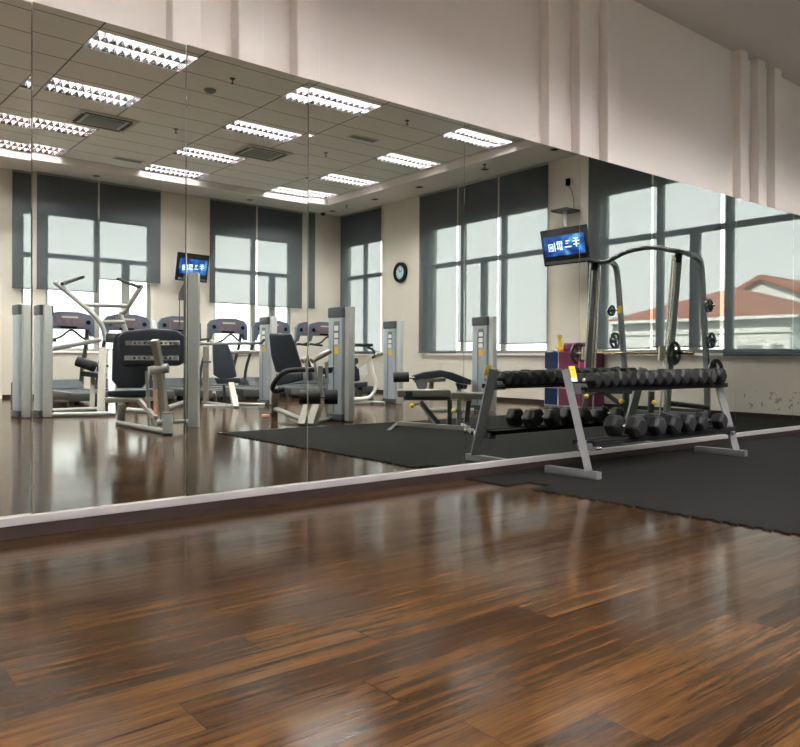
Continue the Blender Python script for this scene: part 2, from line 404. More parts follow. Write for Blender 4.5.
# mirrors: each panel hangs very slightly out of true, as the broken reflections at the joints show
seams = [-0.73, 0.064, 0.860, 1.652, 2.449, 3.793, 5.145, 6.493, 7.816, 9.173, 10.500, 11.48]
yaws = [0.028, 0.028, 0.011, 0.011, 0, 0, 0, 0, 0, 0, 0]
mlab = ['narrow tall wall mirror panel, farthest left of the row beyond the frame', 'narrow wall mirror panel at the left edge of the photo reflecting a doorway wall',
        'narrow wall mirror panel reflecting the silver pulldown machine and left blinds', 'narrow wall mirror panel reflecting the small television and second blinds',
        'wide wall mirror panel reflecting the room corner and the wall clock', 'wide wall mirror panel reflecting the adjustable bench on the mat',
        'wide wall mirror panel behind the left post of the dumbbell rack', 'wide wall mirror panel behind the right end of the dumbbell rack',
        'wide wall mirror panel reflecting the red roofed house, right of rack', 'wide wall mirror panel just right of the photo frame edge', 'last narrow wall mirror panel in the far right corner']
for i in range(len(seams)-1):
    a, b = seams[i]+0.0007, seams[i+1]-0.0007
    o = obj('mirror_panel', MB().box((0, 0, 0), (b-a, 0.006, ZM-0.095), bev=0.0015), 'mirror', smooth=False)
    o.location = ((a+b)/2, 0.003, (ZM+0.095)/2)
    o.rotation_euler = (0.005, 0, yaws[i])
    tag(o, mlab[i], 'mirror', 'wall mirror panels')
struct('trim_11', MB().lo((XL, 0.024, 0.10), (XR, 0.11, ZM-0.002)), 'louvregrey')   # dark backing board behind the mirrors

# ------------------------------------------------------------------ windows
def window(n, axis, span, muls, split):
    """axis 'y': in the back wall (span in x); 'x': in the right wall (span in y)"""
    a0, a1 = span
    o = struct_empty('window_%d' % n, (((a0+a1)/2, YB-0.1, SILL) if axis == 'y' else (XR+0.1, (a0+a1)/2, SILL)))
    def bx(mb, p0, p1, z0, z1, t0=0.06, t1=0.13):
        if axis == 'y': mb.lo((p0, YB-t1, z0), (p1, YB-t0, z1))
        else: mb.lo((XR+t0, p0, z0), (XR+t1, p1, z1))
    f = MB()
    bx(f, a0, a0+0.06, SILL, HEAD); bx(f, a1-0.06, a1, SILL, HEAD); bx(f, a0+0.06, a1-0.06, SILL, SILL+0.07); bx(f, a0+0.06, a1-0.06, HEAD-0.05, HEAD)
    obj('frame', f, 'frame', o, smooth=False)
    t = MB(); bx(t, a0+0.06, a1-0.06, TRZ-0.05, TRZ+0.05, 0.05, 0.12); obj('transom', t, 'frame', o, smooth=False)
    for m_ in muls:
        q = MB(); bx(q, m_-0.06, m_+0.06, SILL+0.07, HEAD-0.05, 0.055, 0.125); obj('mullion', q, 'frame', o, smooth=False)
    if split is not None:
        q = MB(); bx(q, split-0.085, split+0.085, SILL+0.07, TRZ-0.05, 0.055, 0.125); obj('casement_stile', q, 'frame', o, smooth=False)
        hd = MB()
        if axis == 'y': hd.box((split, YB-0.05, 2.05), (0.03, 0.05, 0.14), bev=0.008)
        else: hd.box((XR+0.05, split, 2.05), (0.05, 0.03, 0.14), bev=0.008)
        obj('casement_handle', hd, 'chrome', o)
    edges = [a0+0.06, *muls, a1-0.06]
    for p0, p1 in zip(edges, edges[1:]):
        q = MB(); bx(q, p0, p1, SILL+0.05, HEAD-0.04, 0.088, 0.092); obj('pane', q, 'glass', o, smooth=False)
    q = MB()
    if axis == 'y': q.lo((a0-0.04, YB-0.06, SILL-0.035), (a1+0.04, YB+0.05, SILL+0.004))
    else: q.lo((XR-0.05, a0-0.04, SILL-0.035), (XR+0.06, a1+0.04, SILL+0.004))
    obj('window_sill', q, 'sill', o, smooth=False)
window(1, 'y', W1, [5.325], 5.97)
window(2, 'y', W2, [9.225], 9.785)
window(3, 'x', W3, [-12.05], None)
window(4, 'x', W4, [-8.265, -7.005], -7.60)
window(5, 'x', W5, [-3.29, -2.045], -2.64)
window_walls = {'y': YB, 'x': XR}

def blind(axis, a0, a1, zb, label, off=0.05):
    mid = (a0+a1)/2
    o = thing('roller_blind', label, 'blind', ((mid, YB+off, zb) if axis == 'y' else (XR-off, mid, zb)), 'charcoal roller blinds')
    f = MB(); zt = ZS-0.03
    if axis == 'y': c = [(a0, YB+off, zb), (a1, YB+off, zb), (a1, YB+off, zt), (a0, YB+off, zt)]
    else: c = [(XR-off, a0, zb), (XR-off, a1, zb), (XR-off, a1, zt), (XR-off, a0, zt)]
    vs = [f.bm.verts.new(p) for p in c]; f.bm.faces.new(vs)
    obj('fabric', f, 'blind', o, smooth=False)
    r = MB(); b = MB()
    if axis == 'y':
        r.tube([(a0, YB+off+0.012, zt+0.0), (a1, YB+off+0.012, zt)], 0.022); b.lo((a0, YB+off-0.008, zb-0.022), (a1, YB+off+0.008, zb+0.004))
    else:
        r.tube([(XR-off-0.012, a0, zt), (XR-off-0.012, a1, zt)], 0.022); b.lo((XR-off-0.008, a0, zb-0.022), (XR-off+0.008, a1, zb+0.004))
    obj('roller_tube', r, 'frame', o); obj('bottom_bar', b, 'uprightgrey', o)
    return o
blind('y', 4.05, 5.305, 2.33, 'charcoal roller blind on left half of the window by the door')
blind('y', 5.345, 6.74, 2.63, 'charcoal roller blind on right half of the window beside the small television')
blind('y', 7.97, 9.240, 2.25, 'charcoal roller blind on left half of the middle back window')
blind('y', 9.290, 10.63, 2.23, 'charcoal roller blind on right half of the middle back window')
blind('x', -13.05, -11.20, 1.02, 'narrow charcoal roller blind in the room corner left of the clock')
blind('x', -9.67, -8.345, 1.04, 'charcoal roller blind nearest the wall clock, left bay of the middle side window')
blind('x', -8.305, -7.075, 1.28, 'charcoal roller blind over the middle bay of the window right of the clock')
blind('x', -7.035, -5.70, 1.22, 'charcoal roller blind just left of the large television')
blind('x', -4.73, -3.39, 1.10, 'charcoal roller blind just right of the large television')
blind('x', -3.35, -2.13, 1.12, 'charcoal roller blind behind the smith machine, middle bay')
blind('x', -2.07, -0.78, 0.98, 'charcoal roller blind over the bay nearest the mirror, showing the red roof')

# ------------------------------------------------------------------ outside
struct('ground', MB().lo((14, -70, -4.4), (90, 40, -4.2)), 'grass')
struct('ground', MB().lo((-40, -70, -4.4), (14, -16, -4.2)), 'grass')
h = thing('neighbour_house', 'white house with red tiled hip roof seen through the right window', 'house', (40, -16.3, -4.2))
obj('house_wall', MB().lo((35, -21.0, -4.2), (46, -11.42, 2.92)), 'render', h, smooth=False)
obj('cornice', MB().lo((34.85, -21.1, 2.20), (35.0, -11.3, 2.32)), 'render', h, smooth=False)
rf = MB(); a = [(34.4, -21.5, 2.95), (34.4, -10.9, 2.95), (46.6, -10.9, 2.95), (46.6, -21.5, 2.95), (40.5, -16.85, 4.98)]
vv = [rf.bm.verts.new(p) for p in a]
for q in ((0, 1, 4), (1, 2, 4), (2, 3, 4), (3, 0, 4), (3, 2, 1, 0)): rf.bm.faces.new([vv[i] for i in q])
obj('roof', rf, 'rooftile', h, smooth=False)
obj('gutter', MB().lo((34.3, -21.6, 2.82), (34.5, -10.8, 2.97)), 'render', h, smooth=False)
for y0, y1 in ((-14.05, -12.55), (-12.45, -11.60)):
    obj('vent_grille', MB().lo((34.96, y0+0.2, 1.05), (35.02, y1-0.1, 1.62)), 'louvregrey', h, smooth=False)
h2 = thing('gabled_house', 'white gabled house with red roof rising behind the hip roofed house', 'house', (54, -18, -4.2))
g = MB(); g.slab([(50, -24.5, -4.2), (50, -12.2, -4.2), (50, -12.2, 3.0), (50, -19.75, 6.3), (50, -24.5, 3.9)], (9, 0, 0)); obj('gable_wall', g, 'render', h2, smooth=False)
g = MB(); g.slab([(49.4, -11.6, 2.75), (49.4, -19.75, 6.32), (49.4, -19.75, 6.62), (49.4, -11.6, 3.05)], (10, 0, 0)); g.slab([(49.4, -19.75, 6.32), (49.4, -25.2, 3.6), (49.4, -25.2, 3.9), (49.4, -19.75, 6.62)], (10, 0, 0)); obj('roof', g, 'rooftile', h2, smooth=False)

# ------------------------------------------------------------------ ceiling fittings
def make_light(x0, x1, yc):
    o = thing('ceiling_light', '', 'ceiling light', ((x0+x1)/2, yc, ZT), 'recessed louvre ceiling lights')
    y0, y1 = yc-0.315, yc+0.315
    T1 = ZT+0.115
    b = MB()
    b.lo((x0, y0, T1), (x1, y1, T1+0.02)); b.lo((x0, y0, ZT-0.004), (x0+0.012, y1, T1)); b.lo((x1-0.012, y0, ZT-0.004), (x1, y1, T1))
    for ya, sg in ((y0, 1), (y1, -1)):                 # sloped outer reflectors
        b.slab([(x0+0.012, ya, ZT-0.004), (x0+0.012, ya+sg*0.014, ZT-0.004), (x0+0.012, ya+sg*0.085, T1), (x0+0.012, ya, T1)], (x1-x0-0.024, 0, 0))
    b.slab([(x0+0.012, yc-0.008, ZT-0.002), (x0+0.012, yc+0.008, ZT-0.002), (x0+0.012, yc+0.085, T1), (x0+0.012, yc-0.085, T1)], (x1-x0-0.024, 0, 0))
    obj('housing', b, 'louvre', o, smooth=False)
    for ya, yb in ((y0+0.016, yc-0.010), (yc+0.010, y1-0.016)):
        lv = MB(); nb = 12; sl = 0.035
        for i in range(1, nb):
            x = x0+0.012+(x1-x0-0.024)*i/nb
            v = [lv.bm.verts.new(p) for p in ((x-0.002, ya, ZT), (x+0.002, ya, ZT), (x+0.002, yb, ZT), (x-0.002, yb, ZT), (x-0.018, ya+sl, ZT+0.052), (x+0.018, ya+sl, ZT+0.052), (x+0.018, yb-sl, ZT+0.052), (x-0.018, yb-sl, ZT+0.052))]
            for q in ((0, 1, 2, 3), (4, 7, 6, 5), (0, 4, 5, 1), (1, 5, 6, 2), (2, 6, 7, 3), (3, 7, 4, 0)): lv.bm.faces.new([v[k] for k in q])
        obj('louvre', lv, 'blade', o, smooth=False)
        obj('tube_lamp', MB().tube([(x0+0.04, (ya+yb)/2, ZT+0.082), (x1-0.04, (ya+yb)/2, ZT+0.082)], 0.013, 8), 'tube', o)
    return o
L0 = None
cn = ['left', 'middle', 'right', 'added far left', 'added outermost left']; rn = ['back row by the windows', 'second row from the back windows', 'third row from the back windows', 'fourth row from the back windows', 'added row nearest the mirror']
for j, yr in enumerate(LROWS):
    for i, (x0, x1) in enumerate(LCOLS):
        if L0 is None: o = L0 = make_light(x0, x1, yr)
        else:
            o = copy_tree(L0); o.location = ((x0+x1)/2, yr, ZT)
        o['label'] = 'recessed louvre ceiling light, %s column, %s' % (cn[i], rn[j])

def make_ac(x, y, label):
    o = thing('air_conditioner', label, 'air conditioner', (x, y, ZT-0.03), 'ceiling cassette air conditioners')
    obj('panel', MB().lo((x-0.49, y-0.42, ZT-0.03), (x+0.49, y+0.42, ZT-0.002), bev=0.012), 'acwhite', o)
    gq = MB().lo((x-0.30, y-0.25, ZT-0.040), (x+0.30, y+0.25, ZT-0.028), bev=0.004)
    gr = obj('intake_grille', gq, 'louvregrey', o)
    for a, b in (((x-0.40, y+0.30), (x+0.40, y+0.36)), ((x-0.40, y-0.36), (x+0.40, y-0.30)), ((x-0.43, y-0.26), (x-0.36, y+0.26)), ((x+0.36, y-0.26), (x+0.43, y+0.26))):
        obj('air_slot', MB().lo((*a, ZT-0.036), (*b, ZT-0.029)), 'acdark', o)
make_ac(7.2, -9.15, 'ceiling cassette air conditioner between the middle column lights')
make_ac(4.15, -9.15, 'ceiling cassette air conditioner beside the left column of lights')
for x, y, lab in ((8.0, -7.18, 'slim slot air vent in ceiling tile between middle and right lights'), (5.4, -11.4, 'slim slot air vent near the back windows, left of middle lights')):
    o = thing('ceiling_vent', lab, 'vent', (x, y, ZT-0.012))
    obj('vent_frame', MB().lo((x-0.30, y-0.11, ZT-0.012), (x+0.30, y+0.11, ZT-0.001)), 'acwhite', o)
    obj('slot', MB().lo((x-0.26, y-0.07, ZT-0.016), (x+0.26, y+0.07, ZT-0.011)), 'louvregrey', o)
SPL = ['left of the middle lights near mirror', 'between middle and right lights near mirror', 'between middle and right lights further back', 'between left and middle lights further back', 'in the soffit above the middle side window', 'in the soffit near the room corner']
for (x, y, z), lab in zip(((4.95, -5.95, ZT), (7.98, -5.87, ZT), (8.0, -8.45, ZT), (5.3, -8.78, ZT), (10.62, -6.65, ZS), (10.75, -11.75, ZS)), SPL):
    o = thing('sprinkler_head', 'small dark ceiling sprinkler head ' + lab, 'sprinkler', (x, y, z), 'ceiling sprinkler heads')
    obj('escutcheon', MB().lathe((x, y, z), (0, 0, -1), [(0.045, 0), (0.035, 0.012), (0.012, 0.016)], 16), 'chrome', o)
    obj('nozzle', MB().lathe((x, y, z), (0, 0, -1), [(0.010, 0.012), (0.010, 0.06), (0.026, 0.068), (0.026, 0.074)], 12), 'acdark', o)
tag(obj('smoke_detector', MB().lathe((4.9, -6.58, ZT), (0, 0, -1), [(0.09, 0), (0.09, 0.02), (0.06, 0.045), (0.0, 0.05)], 24), 'louvregrey', loc=(4.9, -6.58, ZT)), 'round grey smoke detector on the ceiling tile near mirror', 'smoke detector')
dl = ['above the window by the door', 'above the middle back window', 'in the back right corner', 'above the wall clock', 'left of the window right of the clock', 'right of the window right of the clock', 'above the large television']
for (x, y), lab in zip(((5.13, -12.6), (8.82, -12.6), (10.88, -12.6), (10.88, -10.7), (10.88, -9.0), (10.88, -6.9), (10.85, -5.05)), dl):
    o = thing('downlight', 'dark unlit round downlight in the soffit ' + lab, 'downlight', (x, y, ZS), 'unlit soffit downlights')
    obj('trim_ring', MB().disc((x, y, ZS-0.006), (0, 0, 1), 0.10, 0.012, 28, 0.075), 'acwhite', o)
    obj('lens', MB().disc((x, y, ZS-0.003), (0, 0, 1), 0.076, 0.006, 28), 'black', o)
o = thing('downlight', 'dark unlit round downlight in the lower soffit above the mirror', 'downlight', (7.35, -1.35, ZB), 'unlit soffit downlights')
obj('trim_ring', MB().disc((7.35, -1.35, ZB-0.006), (0, 0, 1), 0.10, 0.012, 28, 0.075), 'acwhite', o); obj('lens', MB().disc((7.35, -1.35, ZB-0.003), (0, 0, 1), 0.076, 0.006, 28), 'black', o)
o = thing('security_camera', 'small black dome security camera on the soffit in the corner', 'camera', (10.81, -12.95, ZS))
obj('mount', MB().disc((10.81, -12.95, ZS-0.012), (0, 0, 1), 0.075, 0.024, 24), 'acwhite', o); obj('dome', MB().lathe((10.81, -12.95, ZS-0.024), (0, 0, -1), [(0.065, 0), (0.06, 0.03), (0.035, 0.058), (0.0, 0.065)], 24), 'tvblack', o)

# ------------------------------------------------------------------ rubber mat on the floor
mm = MB()
mm.lo((3.84, -4.05, 0.0), (XR-0.016, -0.62, 0.008)); mm.lo((3.79, -0.43, 0.0), (XR-0.016, -0.015, 0.008)); mm.lo((4.03, -0.62, 0.0), (XR-0.016, -0.43, 0.008))
yy = -0.66
while yy > -4.0:                                     # interlocking teeth along the free edge
    mm.lo((3.815, yy-0.045, 0.0), (3.84, yy, 0.008)); yy -= 0.09
tag(obj('rubber_mat', mm, 'rubber', loc=(7, -3, 0), smooth=False), 'large black interlocking rubber mat covering the floor under the weights area', 'mat')

# ------------------------------------------------------------------ dumbbell rack (directly in view) and its dumbbells
RX0, RX1 = 4.495, 6.665
rack = thing('dumbbell_rack', 'two tier grey steel dumbbell rack standing on the mat against the mirror', 'rack', (5.58, -0.45, 0.008))
for x in (RX0, RX1):
    s = -1 if x == RX0 else 1
    obj('foot', MB().lo((x-0.03, -0.685, 0.008), (x+0.03, -0.195, 0.063), bev=0.004), 'rackside', rack)
    obj('post', MB().tube([(x, -0.59, 0.06), (x, -0.375, 0.805)], 0, sq=(0.055, 0.075)), 'rackside', rack)
    i_ = -s
    obj('bracket', MB().lo((x+i_*0.03, -0.50, 0.625), (x+i_*0.13, -0.36, 0.70), bev=0.004), 'rackside', rack)
    obj('bracket', MB().lo((x+i_*0.03, -0.60, 0.205), (x+i_*0.12, -0.46, 0.27), bev=0.004), 'rackside', rack)
    obj('bolt', MB().tube([(x+i_*0.06, -0.61, 0.225), (x+i_*0.10, -0.63, 0.225)], 0.012, 8), 'chrome', rack)
for name, ya, yb, z0 in (('upper_tray', -0.545, -0.36, 0.655), ('lower_tray', -0.615, -0.42, 0.258)):
    q = MB(); q.lo((RX0+0.03, ya, z0), (RX1-0.06, ya+0.07, z0+0.02), bev=0.003); q.lo((RX0+0.03, yb-0.07, z0), (RX1-0.06, yb, z0+0.02), bev=0.003)
    q.lo((RX0+0.03, ya, z0-0.018), (RX1-0.06, ya+0.012, z0)); q.lo((RX0+0.03, yb-0.012, z0-0.018), (RX1-0.06, yb, z0))
    obj(name, q, 'black', rack)
tg = thing('hang_tag', 'yellow and white card hanging on the left post of the dumbbell rack', 'tag', (RX0, -0.435, 0.75))
tn = Vector((0, -1, -0.29)).normalized()
rotm = Matrix.Rotation(math.atan2(0.215, 0.745)*-1, 3, 'X')
obj('yellow_card', MB().box((RX0, -0.444, 0.792), (0.068, 0.006, 0.088), rot=rotm), 'yellowcard', tg, smooth=False)
obj('white_strip', MB().box((RX0, -0.457, 0.733), (0.068, 0.006, 0.030), rot=rotm), 'white', tg, smooth=False)
for kx in (-0.018, 0.0, 0.016):
    obj('print_line', MB().box((RX0+kx*0.6, -0.4445, 0.808-abs(kx)), (0.034, 0.004, 0.005), rot=rotm), 'orange', tg, smooth=False)

def dumbbell(x, yc, z, r, L, label, rot=0.0):
    """hex dumbbell lying front to back; z is the height of its axis"""
    o = thing('dumbbell', label, 'dumbbell', (x, yc, z), 'black hex dumbbells')
    hl = L*0.36
    for sgn in (-1, 1):
        q = MB(); a0 = yc+sgn*(L/2-hl); a1 = yc+sgn*L/2
        rings = []
        for yv, rr in ((a0, r*0.80), (a0+sgn*hl*0.18, r), (a1-sgn*hl*0.22, r), (a1, r*0.74)):
            rings.append([q.bm.verts.new((x+rr*math.cos(PI/3*j+rot), yv, z+rr*math.sin(PI/3*j+rot))) for j in range(6)])
        for A, B in zip(rings, rings[1:]):
            for j in range(6): q.bm.faces.new((A[j], A[(j+1) % 6], B[(j+1) % 6], B[j]))
        q.bm.faces.new(rings[0]); q.bm.faces.new(rings[-1][::-1])
        bmesh.ops.recalc_face_normals(q.bm, faces=q.bm.faces[:])
        bmesh.ops.bevel(q.bm, geom=q.bm.edges[:], offset=r*0.07, segments=2, affect='EDGES')
        hd = obj('head', q, 'rubberhead', o)
    obj('handle', MB().lathe((x, yc-L/2+hl-0.005, z), (0, 1, 0), [(0.015, 0), (0.0175, (L-2*hl)*0.5), (0.015, L-2*hl+0.01)], 14), 'chrome', o)
tops = [4.63, 4.735, 4.845, 4.955, 5.07, 5.185, 5.305, 5.43, 5.56, 5.69, 5.825, 5.965, 6.11, 6.26, 6.43]
for i, x in enumerate(tops):
    r = 0.060+0.0013*i+(0.004 if i in (4, 7, 10) else 0)
    dumbbell(x, -0.455, 0.675+r*0.866, r, 0.25+0.003*i, '%s black hex dumbbell from the left on the rack\'s upper tier' % ORD[i])
lows = [(5.035, 0.093), (5.315, 0.087), (5.55, 0.089), (5.775, 0.086), (5.985, 0.073), (6.32, 0.077)]
for i, (x, r) in enumerate(lows):
    dumbbell(x, -0.53, 0.278+r*0.866, r, 0.32-0.008*i, '%s black hex dumbbell from the left on the rack\'s lower tier' % ORD[i])

# ------------------------------------------------------------------ weight machines
VX = Vector((0.7826, 0.6225, 0)); VY = Vector((-0.6225, 0.7826, 0))
def pad(o, name, pts, th, m='vinyl', bev=0.02):
    return obj(name, MB().slab(pts, -VY*th, bev=bev), m, o)
def bars(o, name, m, *segs, r=0.025, sq=None):
    for sg in segs: obj(name, MB().tube(sg, r, 12, sq), m, o)
def tower(o, x, y, zt, placards=True, ln=0.42):
    """weight stack tower: silver column at the mirror end, shrouded stack behind it; (x,y) is the column's near corner"""
    col = MB(); col.lo((x, y-0.10, 0.008), (x+0.105, y, zt), bev=0.012); col.lo((x+0.02, y-ln-0.06, 0.01), (x+0.11, y-ln, zt-0.02), bev=0.01)
    obj('column', col, 'columnsteel', o)
    sh = obj('weight_shroud', MB().lo((x-0.045, y-ln, 0.09), (x+0.15, y-0.10, zt-0.14), bev=0.035), 'shroud', o)
    obj('top_cap', MB().lo((x-0.05, y-ln-0.01, zt-0.15), (x+0.155, y-0.09, zt+0.004), bev=0.03), 'cap', o)
    obj('base_plate', MB().lo((x-0.05, y-ln-0.04, 0.008), (x+0.16, y-0.10, 0.10), bev=0.01), 'cap', o)
    if placards:
        pl = MB(); pl.lo((x-0.050, y-0.30, zt-0.52), (x-0.044, y-0.17, zt-0.20)); obj('instruction_placard', pl, 'placard', sh, smooth=False)
        for zz in (0.30, 0.40, 0.49): obj('placard_picture', MB().lo((x-0.054, y-0.285, zt-zz-0.03), (x-0.049, y-0.185, zt-zz+0.04)), 'white', sh, smooth=False)
        obj('warning_sticker', MB().lo((x-0.050, y-0.285, zt-0.66), (x-0.044, y-0.185, zt-0.56)), 'yellowcard', sh, smooth=False)
        obj('seam_slot', MB().lo((x-0.050, y-ln+0.15, 0.12), (x-0.044, y-ln+0.162, zt-0.25)), 'cap', sh, smooth=False)

# 1 converging pulldown machine, left
o = thing('pulldown_machine', 'silver converging pulldown machine with high V shaped arms, nearest the door', 'exercise machine', (3.949, -8.384, 0))
tower(o, 2.80, -7.47, 1.63, placards=False)
bars(o, 'lever_arm', 'steel', [(2.949, -7.812, 0.994), (3.884, -8.436, 1.156)], r=0.04)
for nm, pts in (('press_arm', [(3.303, -8.840, 2.090), (3.845, -8.465, 1.514), (3.962, -8.383, 1.157)]), ('press_arm', [(4.604, -8.527, 2.107), (4.386, -8.672, 1.679), (4.319, -8.718, 1.593), (4.400, -8.660, 1.272)])):
    obj(nm, MB().smooth(pts, 0.042, 12, 4), 'steel', o)
bars(o, 'cross_bar', 'steel', [(3.689, -8.573, 1.723), (4.316, -8.427, 1.731)], [(3.871, -8.447, 1.449), (4.276, -8.453, 1.464)], r=0.035)
bars(o, 'hand_grip', 'foam', [(3.331, -8.550, 2.038), (3.881, -9.323, 2.253)], [(4.363, -8.997, 2.228), (4.476, -8.320, 2.050)], r=0.028)
bars(o, 'upright', 'taupe', [(3.923, -8.408, 1.010), (3.756, -7.981, -0.000)], sq=(0.11,0.13))
bars(o, 'upright', 'steel', [(3.965, -8.107, 0.961), (3.693, -7.289, 0.000)], sq=(0.10,0.10))
bars(o, 'thigh_roller', 'foam', [(3.586, -8.637, 0.812), (3.819, -8.477, 0.716)], r=0.085)
bars(o, 'roller_shaft', 'bronze', [(3.819, -8.478, 0.732), (4.014, -8.344, 0.734)], r=0.018)
pad(o, 'seat', [(3.625, -8.610, 0.650), (3.858, -8.450, 0.619), (3.858, -8.450, 0.537), (3.625, -8.609, 0.569)], 0.40)
bars(o, 'seat_post', 'taupe', [(3.865, -8.726, 0.547), (3.780, -8.499, 0.000)], sq=(0.07,0.07))
bars(o, 'base_tube', 'steel', [(3.122, -8.418, 0.031), (3.949, -8.384, 0.033)], [(2.911, -7.604, 0.029), (3.693, -7.289, 0.030)], r=0.04)
obj('pivot_block', MB().box((4.053, -8.321, 1.191), (0.18, 0.18, 0.16), rz=0.67, bev=0.03), 'darksteel', o)

# 2 pulley machine with wide back pads and tall post
o = thing('pulley_machine', 'tall posted pulley machine with wide black pads turned away, left of centre', 'exercise machine', (3.292, -4.764, 0))
pad(o, 'back_pad', [(3.045, -5.256, 1.178), (3.317, -5.062, 1.193), (3.356, -5.033, 1.095), (3.347, -5.037, 0.578), (3.298, -5.072, 0.504), (3.074, -5.231, 0.503), (3.006, -5.280, 0.601), (3.016, -5.276, 1.030)], 0.10, bev=0.03)
pad(o, 'chest_pad', [(3.037, -4.954, 1.194), (3.292, -4.771, 1.233), (3.539, -4.594, 1.212), (3.616, -4.539, 1.141), (3.616, -4.537, 0.828), (3.559, -4.578, 0.780), (3.046, -4.945, 0.765), (2.980, -4.993, 0.836), (2.980, -4.994, 1.122)], 0.10, bev=0.03)
bars(o, 'pad_bracket', 'chrome', [(2.982, -4.700, 1.047), (3.481, -4.342, 1.052)], [(2.973, -4.706, 0.873), (3.472, -4.347, 0.876)], sq=(0.035,0.055))
for q in ((3.025, -4.529, 1.046), (3.025, -4.528, 0.874), (3.116, -4.464, 1.047), (3.116, -4.463, 0.874), (3.270, -4.352, 1.048), (3.270, -4.351, 0.875), (3.353, -4.293, 1.049), (3.353, -4.292, 0.876)):
    obj('bolt', MB().disc(q, VY, 0.014, 0.02, 10), 'darksteel', o)
bars(o, 'lever_arm', 'taupe', [(3.165, -4.291, 1.080), (3.252, -4.364, 0.783), (3.298, -4.328, 0.219)], sq=(0.075,0.07))
bars(o, 'lever_arm', 'steel', [(3.924, -6.260, 1.378), (3.252, -4.364, 0.783)], sq=(0.06,0.05))
bars(o, 'pivot_sleeve', 'steel', [(3.170, -4.423, 0.725), (3.334, -4.305, 0.761)], r=0.055)
bars(o, 'front_post', 'steel', [(3.264, -4.789, 0.718), (3.292, -4.765, 0.036)], [(3.250, -4.506, 0.711), (3.259, -4.497, 0.268)], r=0.022)
bars(o, 'range_selector', 'peach', [(3.220, -4.385, 0.507), (3.229, -4.377, 0.230)], r=0.035)
bars(o, 'lower_sleeve', 'steel', [(3.234, -4.374, 0.127), (3.380, -4.269, 0.150)], r=0.04)
obj('loop_handle', MB().tube([(3.219, -4.248, 0.171), (3.219, -4.248, 0.239), (3.336, -4.164, 0.250), (3.336, -4.163, 0.148)], 0.010, 8), 'chrome', o)
bars(o, 'link_bar', 'steel', [(3.463, -4.494, 0.118), (3.802, -4.871, 0.088)], r=0.025)
bars(o, 'foot_post', 'steel', [(3.325, -4.309, 0.242), (3.282, -4.201, -0.000)], sq=(0.11,0.09))
pad(o, 'seat', [(2.967, -5.307, 0.466), (3.347, -5.037, 0.480), (3.347, -5.036, 0.394), (2.977, -5.300, 0.392)], 0.42)
pad(o, 'seat_frame', [(2.938, -5.328, 0.380), (3.356, -5.029, 0.381), (3.356, -5.029, 0.332), (2.958, -5.313, 0.319)], 0.36, 'taupe', 0.008)
bars(o, 'seat_brace', 'taupe', [(3.232, -4.961, 0.364), (3.303, -4.609, 0.165)], sq=(0.05,0.05))
bars(o, 'seat_post', 'steel', [(3.251, -5.599, 0.307), (3.340, -5.888, 0.026)], sq=(0.09,0.09))
bars(o, 'base_tube', 'steel', [(3.259, -5.766, 0.026), (3.307, -4.321, 0.023)], [(3.465, -5.985, 0.174), (3.644, -5.674, 0.159)], [(3.833, -5.540, 0.212), (4.329, -5.969, 0.268)], r=0.035)
pst = MB(); pst.tube([(3.928, -4.957, 1.956), (3.928, -4.946, 0.003)], 0, sq=(0.10,0.12)); obj('post', pst, 'columnsteel', o)
pst = MB(); pst.tube([(3.909, -5.141, 1.945), (3.909, -5.130, 0.006)], 0, sq=(0.06,0.05)); obj('guide_post', pst, 'greysteel', o)
pad(o, 'pulley_housing', [(3.904, -5.144, 1.880), (3.853, -5.180, 1.776), (3.827, -5.198, 1.699), (3.827, -5.197, 1.621), (3.904, -5.143, 1.623)], 0.08, 'greysteel', 0.008)
bars(o, 'cable', 'darksteel', [(3.841, -5.188, 1.634), (3.841, -5.186, 1.274)], r=0.006)

# 3 shoulder press machine
o = thing('shoulder_press_machine', 'seated press machine with slim dark backrest in front of the middle treadmills', 'exercise machine', (6.217, -8.213, 0))
pad(o, 'backrest', [(5.912, -8.594, 1.127), (6.134, -8.445, 1.148), (6.208, -8.394, 0.911), (6.275, -8.347, 0.529), (6.060, -8.490, 0.473), (5.927, -8.580, 0.564)], 0.10, bev=0.035)
pad(o, 'seat', [(5.942, -8.570, 0.509), (6.327, -8.312, 0.511), (6.342, -8.301, 0.420), (5.986, -8.539, 0.400)], 0.40)
bars(o, 'front_post', 'cream', [(6.193, -8.400, 0.401), (6.078, -7.981, 0.000)], sq=(0.10,0.09))
bars(o, 'rear_post', 'steel', [(6.218, -8.730, 0.390), (6.438, -9.127, 0.010)], [(6.199, -9.102, 0.228), (6.367, -9.364, 0.019)], sq=(0.05,0.05))
bars(o, 'side_frame', 'taupe', [(6.075, -9.190, 1.099), (6.142, -9.324, 0.010)], sq=(0.11,0.09))
bars(o, 'upper_rail', 'greysteel', [(5.953, -9.272, 1.135), (6.796, -8.350, 1.158)], r=0.03)
bars(o, 'upper_rail', 'taupe', [(6.324, -8.663, 0.986), (6.750, -8.379, 0.990)], r=0.035)
bars(o, 'hand_grip', 'foam', [(5.953, -9.272, 1.211), (6.122, -9.160, 1.232)], [(6.796, -8.350, 1.158), (6.548, -7.834, 1.202)], r=0.022)
bars(o, 'side_lug', 'chrome', [(6.029, -9.218, 0.795), (6.152, -9.137, 0.796)], sq=(0.04,0.03))
bars(o, 'base_tube', 'steel', [(6.162, -9.500, 0.019), (6.074, -7.825, 0.018)], [(6.415, -8.596, 0.019), (6.842, -8.311, 0.009)], [(5.794, -8.665, 0.000), (6.140, -8.101, 0.009)], r=0.03)
tower(o, 6.89, -8.13, 1.65, ln=0.42)

